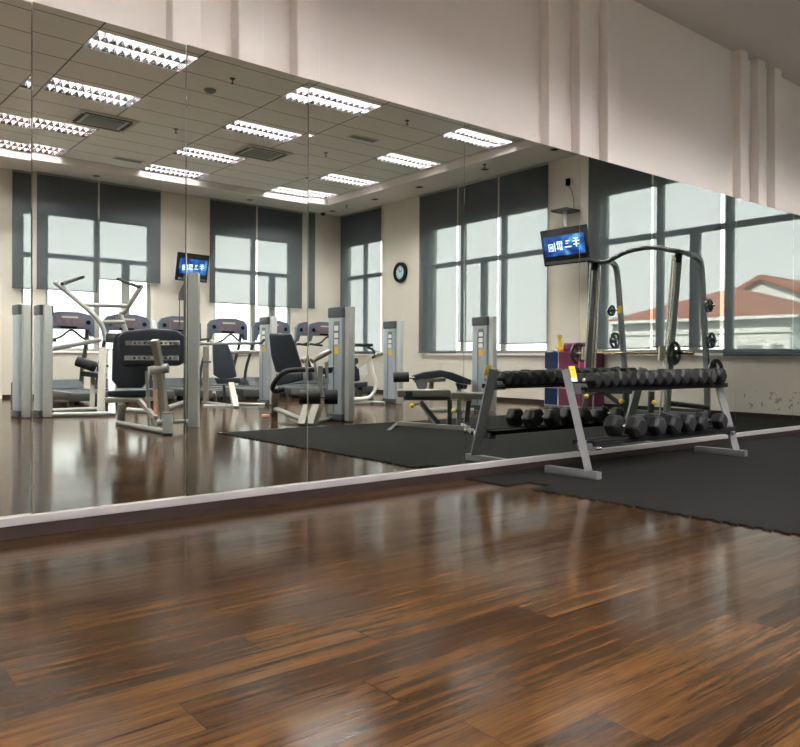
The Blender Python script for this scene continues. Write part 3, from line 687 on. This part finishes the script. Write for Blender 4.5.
# 4 leg extension machine
o = thing('leg_extension_machine', 'leg extension machine with dark reclined seat and black foot rollers', 'exercise machine', (5.381, -5.027, 0))
pad(o, 'backrest', [(5.227, -5.346, 1.237), (5.392, -5.025, 1.234), (5.449, -4.985, 1.066), (5.528, -4.927, 0.730), (5.308, -5.287, 0.669), (5.250, -5.328, 0.910)], 0.10, bev=0.035)
pad(o, 'seat', [(5.223, -5.141, 0.658), (5.357, -4.656, 0.694), (5.368, -4.647, 0.585), (5.234, -5.132, 0.490)], 0.40)
obj('side_handle', MB().smooth([(5.307, -4.503, 0.731), (5.113, -4.640, 0.710), (5.016, -4.708, 0.629), (5.028, -4.886, 0.489), (5.061, -4.862, 0.434), (5.159, -4.793, 0.462)], 0.035, 12, 4), 'foam', o)
bars(o, 'foot_roller', 'foam', [(5.085, -4.288, 0.378), (5.213, -4.200, 0.378)], [(5.256, -4.170, 0.378), (5.395, -4.074, 0.379)], r=0.095)
bars(o, 'roller_shaft', 'chrome', [(5.085, -4.288, 0.378), (5.395, -4.074, 0.379)], r=0.018)
bars(o, 'swing_arm', 'taupe', [(5.291, -4.324, 0.780), (5.280, -4.330, 0.542), (5.312, -4.306, 0.331)], sq=(0.07,0.06))
bars(o, 'knee_plate', 'steel', [(5.226, -4.369, 0.833), (5.247, -4.353, 0.621)], [(5.345, -4.287, 0.834), (5.377, -4.263, 0.543)], sq=(0.05,0.03))
bars(o, 'front_leg', 'taupe', [(5.354, -4.458, 0.322), (5.193, -4.387, 0.000)], sq=(0.11,0.10))
bars(o, 'rear_post', 'taupe', [(5.474, -5.599, 0.441), (5.867, -6.272, 0.000)], sq=(0.10,0.10))
bars(o, 'link_arm', 'taupe', [(5.352, -4.648, 0.844), (5.640, -4.643, 0.984)], r=0.04)
pad(o, 'hip_pad', [(5.442, -4.586, 0.750), (5.587, -4.487, 0.764), (5.576, -4.494, 0.682), (5.453, -4.578, 0.654)], 0.15)
obj('base_tube', MB().smooth([(5.936, -6.483, 0.000), (5.764, -6.095, 0.093), (5.557, -5.539, 0.103), (5.329, -4.484, 0.027)], 0.035, 12, 4), 'steel', o)
bars(o, 'base_tube', 'steel', [(5.397, -4.613, 0.027), (6.060, -4.964, 0.029)], r=0.03)
obj('foot_cap', MB().box((5.459, -5.832, 0.015), (0.12, 0.10, 0.05), rz=0.6, bev=0.012), 'peach', o)
tower(o, 5.83, -4.46, 1.60, ln=0.46)

# 5 abductor style machine in front of the corner window
o = thing('adductor_machine', 'small seated machine with white curved frame, in front of the corner window', 'exercise machine', (8.605, -7.888, 0))
obj('curved_frame', MB().smooth([(8.484, -7.593, 0.910), (8.532, -7.560, 0.620), (8.590, -7.522, 0.368), (8.484, -7.588, 0.135), (8.223, -7.755, 0.097)], 0.035, 12, 4), 'white', o)
bars(o, 'support_arm', 'cream', [(8.500, -7.583, 0.910), (8.272, -7.728, 0.715)], sq=(0.09,0.09))
pad(o, 'side_panel', [(8.665, -8.250, 0.767), (8.801, -8.164, 0.849), (8.835, -8.140, 0.566), (8.767, -8.183, 0.485), (8.699, -8.227, 0.566)], 0.05, 'white', 0.012)
bars(o, 'hand_bar', 'foam', [(8.240, -7.752, 1.139), (8.532, -7.563, 1.142)], r=0.032)
obj('hook_arm', MB().smooth([(8.435, -7.626, 1.103), (8.532, -7.563, 1.045), (8.565, -7.541, 0.930), (8.500, -7.583, 0.890)], 0.026, 10, 4), 'darksteel', o)
bars(o, 'link_arm', 'taupe', [(8.565, -7.541, 0.949), (8.696, -7.457, 0.989)], r=0.04)
pad(o, 'seat', [(8.207, -7.768, 0.405), (8.435, -7.622, 0.426), (8.435, -7.621, 0.329), (8.207, -7.767, 0.309)], 0.40)
pad(o, 'backrest', [(8.373, -8.043, 0.888), (8.472, -7.979, 0.889), (8.506, -7.955, 0.435), (8.389, -8.029, 0.414)], 0.10, bev=0.03)
bars(o, 'seat_post', 'taupe', [(8.506, -7.954, 0.296), (8.699, -8.223, 0.020)], sq=(0.10,0.10))
bars(o, 'base_tube', 'steel', [(8.389, -8.026, 0.039), (8.542, -7.186, 0.038)], [(8.017, -7.525, 0.019), (8.516, -7.567, 0.019)], r=0.03)
tower(o, 8.90, -7.20, 1.61, ln=0.46)

# 6 prone leg curl machine
o = thing('leg_curl_machine', 'prone leg curl machine with humped black pad and ankle roller behind bench', 'exercise machine', (8.504, -5.444, 0))
bars(o, 'ankle_roller', 'foam', [(7.693, -5.840, 0.564), (7.912, -5.696, 0.574)], r=0.085)
bars(o, 'roller_shaft', 'chrome', [(7.855, -5.733, 0.573), (7.997, -5.639, 0.557)], r=0.02)
pad(o, 'body_pad', [(7.954, -5.668, 0.591), (8.124, -5.556, 0.659), (8.366, -5.396, 0.694), (8.537, -5.282, 0.653), (8.809, -5.102, 0.527), (8.795, -5.111, 0.442), (8.609, -5.234, 0.475), (8.395, -5.376, 0.576), (8.210, -5.499, 0.550), (7.968, -5.658, 0.515)], 0.42, bev=0.02)
obj('cam_plate', MB().disc((8.096, -5.573, 0.448), VY, 0.095, 0.06, 24), 'greysteel', o)
obj('pad_frame', MB().slab([(8.044, -5.722, 0.521), (8.502, -5.420, 0.557), (8.502, -5.419, 0.497), (8.058, -5.713, 0.461)], -VY*0.20, bev=0.01), 'taupe', o)
obj('rear_block', MB().slab([(8.646, -5.324, 0.463), (8.819, -5.209, 0.438), (8.805, -5.219, 0.370), (8.675, -5.304, 0.369)], -VY*0.20, bev=0.01), 'darksteel', o)
bars(o, 'pad_post', 'taupe', [(8.398, -5.664, 0.552), (8.288, -5.587, 0.000)], [(8.791, -5.404, 0.467), (8.721, -5.301, 0.000)], sq=(0.08,0.08))
bars(o, 'base_tube', 'steel', [(8.139, -5.543, 0.017), (8.838, -5.080, 0.017)], [(8.340, -5.699, 0.009), (7.882, -5.166, 0.008)], r=0.035)
bars(o, 'cross_brace', 'taupe', [(8.383, -5.672, 0.259), (8.805, -5.393, 0.294)], sq=(0.06,0.06))
tower(o, 8.97, -4.77, 1.60, ln=0.46)

# 7 adjustable benches
def bench(o, T, m):
    """T(px,py,v): parts in the bench's own drawing plane"""
    pass
o = thing('adjustable_bench', 'flat adjustable weight bench with taupe pads on the edge of the mat', 'bench', (6.117, -3.073, 0))
obj('backrest_pad', MB().slab([(5.775, -3.313, 0.478), (6.336, -2.923, 0.486), (6.346, -2.916, 0.391), (5.785, -3.305, 0.390)], -VY*0.28, bev=0.02), 'greyvinyl', o)
obj('seat_pad', MB().slab([(6.346, -2.916, 0.455), (6.713, -2.662, 0.443), (6.703, -2.669, 0.361), (6.346, -2.916, 0.366)], -VY*0.30, bev=0.02), 'greyvinyl', o)
obj('pad_frame', MB().slab([(5.889, -3.314, 0.393), (6.371, -2.980, 0.394), (6.371, -2.980, 0.350), (5.899, -3.306, 0.348)], -VY*0.12, bev=0.006), 'darksteel', o)
obj('pad_cover', MB().slab([(5.827, -3.197, 0.475), (5.899, -3.147, 0.475), (5.899, -3.147, 0.381), (5.827, -3.197, 0.381)], -VY*0.06, bev=0.006), 'vinyl', o)
bars(o, 'brace', 'darksteel', [(6.066, -3.191, 0.336), (6.287, -3.037, 0.006)], sq=(0.06,0.05))
bars(o, 'brace', 'steel', [(5.919, -3.054, 0.323), (6.114, -2.918, 0.037)], sq=(0.02,0.02))
bars(o, 'post', 'darksteel', [(6.371, -2.980, 0.362), (6.371, -2.978, 0.006)], [(6.618, -2.890, 0.346), (6.597, -2.904, 0.064)], sq=(0.07,0.06))
bars(o, 'post', 'greysteel', [(6.465, -2.914, 0.350), (6.420, -2.864, 0.013)], sq=(0.06,0.05))
bars(o, 'base_beam', 'taupe', [(6.007, -3.564, 0.033), (6.221, -3.001, 0.025), (6.354, -2.596, 0.025)], sq=(0.06,0.05))
bars(o, 'floor_foot', 'chrome', [(5.388, -2.974, 0.012), (6.189, -3.792, 0.013)], sq=(0.05,0.03))
bars(o, 'floor_foot', 'steel', [(6.738, -3.146, 0.013), (5.942, -2.038, 0.011)], sq=(0.06,0.03))
for q in ((6.017, -2.322, 0.035), (5.972, -2.150, 0.040)): obj('transport_wheel', MB().disc(q, VX, 0.04, 0.03, 20), 'chrome', o)
for q, q2 in (((5.853, -3.100, 0.292), (6.056, -3.198, 0.311)), ((6.278, -2.804, 0.230), (6.486, -2.899, 0.223))):
    obj('pop_pin', MB().tube([q, q2], 0.012, 8), 'darksteel', o)
    obj('pin_knob', MB().ball(q, 0.031), 'yellow', o)

o = thing('adjustable_bench', 'adjustable weight bench standing inside the smith machine behind the dumbbell rack', 'bench', (9.601, -2.674, 0))
obj('backrest_pad', MB().slab([(9.296, -2.995, 0.486), (9.917, -2.575, 0.496), (9.917, -2.575, 0.420), (9.309, -2.986, 0.410)], -VY*0.28, bev=0.015), 'greyvinyl', o)
obj('seat_pad', MB().slab([(9.930, -2.567, 0.488), (10.177, -2.399, 0.489), (10.177, -2.399, 0.413), (9.930, -2.566, 0.412)], -VY*0.30, bev=0.015), 'greyvinyl', o)
obj('pad_frame', MB().slab([(9.392, -2.975, 0.409), (9.977, -2.580, 0.411), (9.977, -2.580, 0.357), (9.405, -2.966, 0.355)], -VY*0.12, bev=0.006), 'darksteel', o)
bars(o, 'brace', 'darksteel', [(9.476, -2.873, 0.365), (9.787, -2.662, 0.107)], sq=(0.07,0.06))
bars(o, 'post', 'darksteel', [(9.735, -2.698, 0.381), (9.735, -2.696, 0.015)], [(10.073, -2.469, 0.397), (10.060, -2.477, 0.015)], sq=(0.08,0.07))
bars(o, 'base_beam', 'steel', [(9.457, -3.115, 0.023), (10.091, -2.343, 0.023)], sq=(0.06,0.05))
bars(o, 'floor_foot', 'steel', [(9.250, -3.070, 0.012), (10.005, -3.410, 0.013)], [(9.903, -2.359, 0.015), (10.108, -2.220, 0.015)], sq=(0.06,0.03))
for q, q2 in (((9.434, -2.568, 0.260), (9.735, -2.697, 0.244)), ((9.852, -2.285, 0.246), (10.060, -2.478, 0.214)), ((9.077, -2.920, 0.328), (9.360, -2.951, 0.380))):
    obj('pop_pin', MB().tube([q, q2], 0.012, 8), 'darksteel', o)
    obj('pin_knob', MB().ball(q, 0.036), 'yellow', o)

# 8 smith machine behind the rack
o = thing('smith_machine', 'dark steel smith machine with arched top tube and loaded bar', 'exercise machine', (10.377, -2.735, 0))
bars(o, 'front_upright', 'greysteel', [(9.909, -3.408, 2.461), (9.827, -3.457, 1.089), (9.772, -3.489, 0.003)], [(10.079, -2.030, 2.474), (9.991, -2.086, 1.170), (9.927, -2.125, 0.003)], sq=(0.085,0.07))
obj('rear_upright', MB().smooth([(10.171, -3.387, 2.473), (10.560, -3.530, 2.495), (10.678, -3.533, 2.319), (10.736, -3.491, 1.559), (10.794, -3.448, 0.714), (10.838, -3.416, 0.003)], 0, sub=6, sq=(0.075,0.065)), 'greysteel', o)
obj('rear_upright', MB().smooth([(10.441, -2.114, 2.502), (10.836, -2.194, 2.492), (11.000, -2.203, 2.342), (11.041, -2.172, 1.522), (11.081, -2.142, 0.734), (11.095, -2.130, 0.005)], 0, sub=6, sq=(0.075,0.065)), 'greysteel', o)
obj('arched_top', MB().smooth([(9.786, -3.491, 2.491), (9.937, -3.390, 2.453), (10.002, -3.245, 2.453), (10.031, -2.929, 2.566), (10.051, -2.585, 2.600), (10.056, -2.331, 2.572), (10.057, -2.197, 2.528), (10.066, -2.039, 2.489), (10.467, -2.097, 2.495)], 0.036, 12, 5), 'darksteel', o)
bars(o, 'guide_rod', 'chrome', [(9.770, -3.400, 2.416), (9.675, -3.453, 0.006)], [(9.906, -3.309, 2.387), (9.811, -3.362, 0.006)], [(9.947, -2.055, 2.421), (9.790, -2.154, 0.004)], [(9.979, -2.034, 2.392), (9.841, -2.120, 0.004)], r=0.013)
bars(o, 'hook_strip', 'cream', [(9.915, -3.353, 2.360), (9.819, -3.409, 0.479)], [(9.983, -2.052, 2.335), (9.869, -2.123, 0.416)], sq=(0.03,0.02))
bars(o, 'top_stop', 'black', [(9.874, -3.381, 2.439), (9.860, -3.390, 2.310)], [(10.033, -2.018, 2.454), (10.020, -2.027, 2.321)], r=0.05)
bars(o, 'barbell', 'bronze', [(9.857, -3.801, 0.977), (10.035, -1.761, 0.985)], r=0.021)
bars(o, 'bar_sleeve', 'bronze', [(10.008, -2.031, 0.985), (10.035, -1.761, 0.985)], r=0.028)
bars(o, 'carriage', 'cream', [(9.737, -3.467, 1.088), (9.723, -3.475, 0.879)], [(9.832, -2.151, 1.079), (9.819, -2.159, 0.873)], sq=(0.07,0.07))
bdir = Vector((0, 1, 0))
def plate(nm, c, r, th=0.035, dirv=bdir):
    q = MB(); q.disc(c, dirv, r, th*0.8, 32, r*0.74); q.disc(c, dirv, r*0.30, th, 20)
    c = Vector(c)
    for kk in range(3):
        a = 2*PI*kk/3+0.5; e = Vector((math.cos(a), 0, math.sin(a)))
        q.tube([c+e*r*0.2, c+e*r*0.8], 0, sq=(r*0.42, th*0.5))
    return q
def disc_thing(c, r, lab):
    o2 = thing('weight_plate', lab, 'weight plate', c, 'black iron weight plates')
    obj('rim', MB().disc(c, bdir, r, 0.03, 32, r*0.76), 'iron', o2)
    obj('hub', MB().disc(c, bdir, r*0.32, 0.036, 20), 'iron', o2)
    for kk in range(4):
        a = 2*PI*kk/4+0.4; e = Vector((math.cos(a), 0, math.sin(a)))
        obj('spoke', MB().tube([Vector(c)+e*r*0.28, Vector(c)+e*r*0.8], 0, sq=(r*0.36, 0.016)), 'iron', o2)
disc_thing((9.884, -1.988, 0.982), 0.175, 'black plate on the near end of the smith machine bar')
disc_thing((9.965, -3.783, 0.978), 0.185, 'black plate on the far end of the smith machine bar')
for (c, e, r, lab, nm) in (((11.030, -2.084, 1.738), (11.035, -1.939, 1.731), 0.105, 'upper small black plate stored on the near rear post of the smith machine', 0),
                       ((11.057, -2.064, 1.190), (11.062, -1.919, 1.188), 0.13, 'middle black plate stored on the near rear post of the smith machine', 0),
                       ((11.125, -2.017, 0.673), (11.115, -1.882, 0.676), 0.23, 'largest low black plate stored on the near rear post of the smith machine', 0),
                       ((10.700, -3.656, 1.717), (10.701, -3.769, 1.723), 0.095, 'upper small black plate stored on the far rear post of the smith machine', 1),
                       ((10.751, -3.620, 1.206), (10.746, -3.737, 1.208), 0.14, 'middle black plate stored on the far rear post of the smith machine', 1),
                       ((10.780, -3.597, 0.575), (10.775, -3.715, 0.572), 0.19, 'lowest black plate stored on the far rear post of the smith machine', 1)):
    disc_thing(c, r, lab)
    st = {0: (11.021, -2.161, 1.364), 1: (10.771, -3.495, 1.391)}[nm]
    obj('storage_peg', MB().tube([(c[0], c[1]+(-0.10 if nm == 0 else 0.10), c[2]), (c[0], c[1]+(0.11 if nm == 0 else -0.10), c[2])], 0.014, 10), 'chrome', o)
obj('warning_sticker', MB().box((10.561, -3.389, 1.716), (0.06, 0.05, 0.12), bev=0.004), 'yellowcard', o)
bars(o, 'base_tube', 'greysteel', [(9.702, -3.435, 0.016), (10.756, -3.360, 0.013)], [(9.862, -2.084, 0.013), (11.017, -2.087, 0.014)], [(10.756, -3.360, 0.013), (11.017, -2.087, 0.014)], sq=(0.07,0.07))
bars(o, 'lower_bar', 'darksteel', [(9.978, -2.091, 0.237), (11.036, -2.098, 0.138)], r=0.04)
tag(obj('pink_card', MB().box((9.568, -3.404, 0.784), (0.09, 0.012, 0.11), rz=0.67), 'pink', loc=(9.568, -3.404, 0.784), smooth=False), 'hot pink card clipped to the far guide rods of the smith machine', 'card')

# ------------------------------------------------------------------ treadmills
def treadmill(x, label):
    y0 = -11.35
    o = thing('treadmill', label, 'treadmill', (x, y0, 0), 'row of treadmills facing the back windows')
    dk = MB(); dk.lo((x-0.42, y0-0.55, 0.10), (x-0.29, y0+1.42, 0.24), bev=0.02); dk.lo((x+0.29, y0-0.55, 0.10), (x+0.42, y0+1.42, 0.24), bev=0.02); dk.lo((x-0.40, y0+1.38, 0.08), (x+0.40, y0+1.46, 0.22), bev=0.02)
    obj('deck', dk, 'treadgrey', o)
    obj('running_belt', MB().lo((x-0.29, y0-0.45, 0.12), (x+0.29, y0+1.38, 0.225)), 'belt', o)
    hd = MB().slab([(x-0.40, y0-0.95, 0.06), (x-0.40, y0-0.40, 0.06), (x-0.40, y0-0.40, 0.26), (x-0.40, y0-0.62, 0.42), (x-0.40, y0-0.95, 0.36)], (0.80, 0, 0), bev=0.03)
    obj('motor_hood', hd, 'uprightgrey', o)
    for s in (-1, 1):
        obj('upright', MB().smooth([(x+s*0.40, y0-0.62, 0.10), (x+s*0.40, y0-0.55, 0.6), (x+s*0.39, y0-0.25, 1.15), (x+s*0.37, y0-0.10, 1.55)], 0, sub=5, sq=(0.09, 0.06)), 'uprightgrey', o)
        obj('handrail', MB().smooth([(x+s*0.38, y0-0.10, 1.22), (x+s*0.38, y0+0.15, 1.20), (x+s*0.38, y0+0.42, 1.18)], 0.028, 10, 4), 'foam', o)
        obj('foot', MB().lo((x+s*0.36-0.05, y0+1.28, 0.0), (x+s*0.36+0.05, y0+1.38, 0.10)), 'treadgrey', o); obj('foot', MB().lo((x+s*0.36-0.05, y0-0.9, 0.0), (x+s*0.36+0.05, y0-0.8, 0.10)), 'treadgrey', o)
    obj('pulse_bar', MB().smooth([(x-0.37, y0+0.05, 1.20), (x-0.20, y0+0.10, 1.26), (x, y0+0.10, 1.40), (x+0.20, y0+0.10, 1.26), (x+0.37, y0+0.05, 1.20)], 0.022, 10, 4), 'foam', o)
    cs = MB()
    cs.slab([(x-0.48, y0, 1.28), (x-0.41, y0, 1.28), (x-0.36, y0, 1.42), (x+0.36, y0, 1.42), (x+0.41, y0, 1.28), (x+0.48, y0, 1.28), (x+0.47, y0, 1.62), (x+0.40, y0, 1.71), (x+0.18, y0, 1.765), (x-0.18, y0, 1.765), (x-0.40, y0, 1.71), (x-0.47, y0, 1.62)], (0, -0.12, 0), bev=0.015)
    co = obj('console', cs, 'consolebody', o)
    obj('display', MB().box((x, y0+0.004, 1.585), (0.54, 0.012, 0.21), bev=0.003), 'display', co, smooth=False)
    obj('readout', MB().box((x, y0+0.010, 1.655), (0.30, 0.008, 0.035)), 'cream', co, smooth=False)
    obj('key_strip', MB().box((x-0.02, y0+0.006, 1.455), (0.30, 0.012, 0.04)), 'black', co, smooth=False)
    for s in (-1, 1): obj('bottle_holder', MB().disc((x+s*0.35, y0+0.002, 1.56), (0, 1, 0), 0.045, 0.012, 20), 'black', co)
    return o
T0 = None
tl = ['treadmill behind the leftmost silver tower, nearest the door', 'treadmill directly behind the V armed pulldown machine', 'treadmill partly hidden behind the tall pulley post', 'treadmill under the middle window behind the slim backrest', 'treadmill between the press machine and the leg extension', 'treadmill nearest the room corner behind the large silver tower']
for i in range(6):
    x = 4.24+1.13*i
    if T0 is None: o = T0 = treadmill(x, tl[0])
    else:
        o = copy_tree(T0); o.location.x = x
    o['label'] = tl[i]

# ------------------------------------------------------------------ wall things
def television(c, nrm, wdt, hgt, label, tilt):
    """flat television on a wall bracket; nrm is the horizontal way it faces"""
    nrm = Vector(nrm).normalized(); c = Vector(c)
    o = thing('television', label, 'television', c, 'wall televisions')
    rx = Vector((0, 0, 1)).cross(nrm).normalized()           # its left to right as one faces it
    n2 = (nrm*math.cos(tilt)-Vector((0, 0, 1))*math.sin(tilt)).normalized(); up = n2.cross(rx).normalized()
    R = Matrix((rx, n2, up)).transposed()
    def at(u, v, d): return c+rx*u+up*v+n2*d
    obj('casing', MB().box(at(0, 0, -0.03), (wdt, 0.07, hgt), rot=R, bev=0.015), 'tvblack', o)
    obj('speaker_bar', MB().box(at(0, -hgt*0.42, 0.008), (wdt*0.9, 0.012, hgt*0.08), rot=R), 'cap', o)
    scr = obj('screen', MB().box(at(0, hgt*0.03, 0.008), (wdt*0.88, 0.006, hgt*0.54), rot=R), 'screen', o, smooth=False)
    # four blocky white glyphs of the picture's caption, read from the far side in the mirror
    G = [[(0, .95, .7, .13), (0, .62, 1.0, .13), (0, .45, .15, 1.1), (-.25, .25, .35, .1), (.25, .25, .35, .1)], [(0, .85, .55, .15), (.12, .55, .4, .13), (0, .12, .95, .15)],
         [(0, .98, .9, .1), (0, .72, 1.0, .1), (-.3, .5, .1, 1.0), (0, .5, .1, 1.0), (.3, .5, .1, 1.0), (.1, .18, .8, .1), (-.2, -.02, .4, .1)], [(.12, .85, .75, .11), (.12, .05, .75, .11), (.45, .45, .11, .9), (-.2, .45, .11, .9), (.12, .45, .35, .35), (-.48, .5, .12, 1.1)]]
    for k_, gl in enumerate(G):
        q = MB(); u0 = wdt*(-0.27+0.18*k_); v0 = -hgt*0.10+wdt*0.015*(3-k_); s_ = wdt*0.145
        for (gx, gy, gw, gh) in gl: q.box(at(u0+gx*s_, v0+gy*s_*1.0, 0.0125), (gw*s_, 0.003, gh*s_), rot=R)
        obj('caption_glyph', q, 'glyph', scr, smooth=False)
    obj('indicator_light', MB().box(at(wdt*0.42, -hgt*0.42, 0.010), (0.025, 0.008, 0.03), rot=R), 'glyph', o, smooth=False)
    return o, c, nrm
tv, c, nr = television((11.02, -4.94, 3.00), (-1.0, 0.03, 0), 1.04, 0.68, 'large television on the right wall between the two wide windows', 0.22)
obj('wall_bracket', MB().tube([(11.06, -5.05, 3.05), (11.25, -5.05, 3.05), (11.46, -5.05, 3.05)], 0, sq=(0.08, 0.10)), 'darksteel', tv)
obj('bracket_plate', MB().lo((11.46, -5.20, 2.9), (11.498, -4.90, 3.25)), 'darksteel', tv)
tv, c, nr = television((7.41, -12.75, 3.01), (0.16, 0.97, 0), 0.84, 0.66, 'smaller looking television on the back wall between the two windows', 0.18)
obj('wall_bracket', MB().tube([(7.38, -12.80, 3.05), (7.38, -13.05, 3.05)], 0, sq=(0.08, 0.10)), 'darksteel', tv)
obj('bracket_plate', MB().lo((7.23, -13.098, 2.9), (7.53, -13.05, 3.2)), 'darksteel', tv)
o = thing('wall_shelf', 'small dark bracket shelf on the right wall above the large television', 'shelf', (11.3, -5.10, 3.72))
obj('shelf_board', MB().lo((11.08, -5.32, 3.70), (11.5, -4.95, 3.74)), 'darksteel', o); obj('shelf_stem', MB().tube([(11.2, -5.08, 3.70), (11.16, -5.05, 3.38)], 0, sq=(0.10, 0.06)), 'louvregrey', o)
o = thing('wall_socket', 'black power socket with hanging cable high above the large television', 'socket', (11.49, -5.22, 4.32))
obj('plate', MB().lo((11.485, -5.28, 4.26), (11.5, -5.14, 4.40)), 'acwhite', o); obj('plug', MB().lo((11.43, -5.26, 4.24), (11.485, -5.18, 4.38), bev=0.01), 'black', o)
obj('cable', MB().smooth([(11.45, -5.22, 4.25), (11.46, -5.13, 4.12), (11.47, -5.09, 3.95), (11.47, -5.08, 3.74)], 0.009, 8, 5), 'louvregrey', o)
o = thing('wall_clock', 'round black rimmed wall clock between the corner blind and side window', 'clock', (11.47, -10.42, 3.02))
obj('rim', MB().disc((11.47, -10.42, 3.02), (1, 0, 0), 0.25, 0.06, 40, 0.17), 'black', o)
dial = obj('dial', MB().disc((11.48, -10.42, 3.02), (1, 0, 0), 0.175, 0.03, 40), 'clockface', o)
for kk in range(12):
    a = PI*kk/6
    obj('hour_mark', MB().box((11.462, -10.42+0.14*math.sin(a), 3.02+0.14*math.cos(a)), (0.006, 0.014, 0.03), rot=Matrix.Rotation(-a, 3, 'X')), 'black', dial, smooth=False)
obj('hand', MB().box((11.460, -10.38, 3.05), (0.005, 0.10, 0.014), rot=Matrix.Rotation(0.6, 3, 'X')), 'black', dial, smooth=False)
obj('hand', MB().box((11.459, -10.45, 3.07), (0.005, 0.012, 0.13), rot=Matrix.Rotation(0.5, 3, 'X')), 'black', dial, smooth=False)

# coloured cabinet by the right wall
o = thing('storage_cabinet', 'low cabinet with navy and magenta doors edged in white by the right wall', 'cabinet', (11.2, -4.86, 0))
obj('carcass', MB().lo((10.98, -5.36, 0.008), (11.48, -4.36, 1.02), bev=0.004), 'white', o, smooth=False)
for i, z0 in enumerate((0.03, 0.37, 0.71)):
    obj('door', MB().lo((10.965, -5.34, z0), (10.99, -5.04, z0+0.315)), 'blue', o, smooth=False); obj('door', MB().lo((10.965, -5.005, z0), (10.99, -4.38, z0+0.315)), 'magenta', o, smooth=False)
    obj('side_panel', MB().lo((11.0, -4.375, z0), (11.46, -4.345, z0+0.315)), 'magenta', o, smooth=False)
tag(obj('folded_towel', MB().lo((11.02, -4.95, 1.02), (11.40, -4.45, 1.20), bev=0.04), 'magenta', loc=(11.2, -4.7, 1.02)), 'folded magenta cloth lying on top of the coloured cabinet', 'towel')
o = thing('spray_bottle', 'yellow spray bottle standing on the coloured cabinet', 'bottle', (11.05, -5.05, 1.02))
obj('body', MB().lathe((11.05, -5.05, 1.02), (0, 0, 1), [(0.05, 0), (0.055, 0.02), (0.055, 0.18), (0.02, 0.24), (0.02, 0.26)], 20), 'yellow', o)
obj('trigger_head', MB().lo((10.98, -5.075, 1.28), (11.09, -5.025, 1.35), bev=0.01), 'yellow', o)
tag(obj('orange_ball', MB().ball((11.03, -4.985, 1.071), 0.05), 'orange', loc=(11.03, -4.985, 1.071)), 'small orange ball on the cabinet beside the yellow bottle', 'ball')
tag(obj('wash_bag', MB().lathe((11.2, -5.19, 1.02), (0, 0, 1), [(0.12, 0), (0.13, 0.04), (0.10, 0.09), (0.03, 0.13)], 20), 'greysteel', loc=(11.2, -5.19, 1.02)), 'small grey bag on the navy end of the cabinet', 'bag')

# everything that stands on the mat stands on its top face
for o_ in COL.objects:
    if o_.parent is None and o_.name.split('.')[0] in ('adjustable_bench', 'smith_machine', 'weight_plate', 'pink_card') : o_.location.z += 0.008
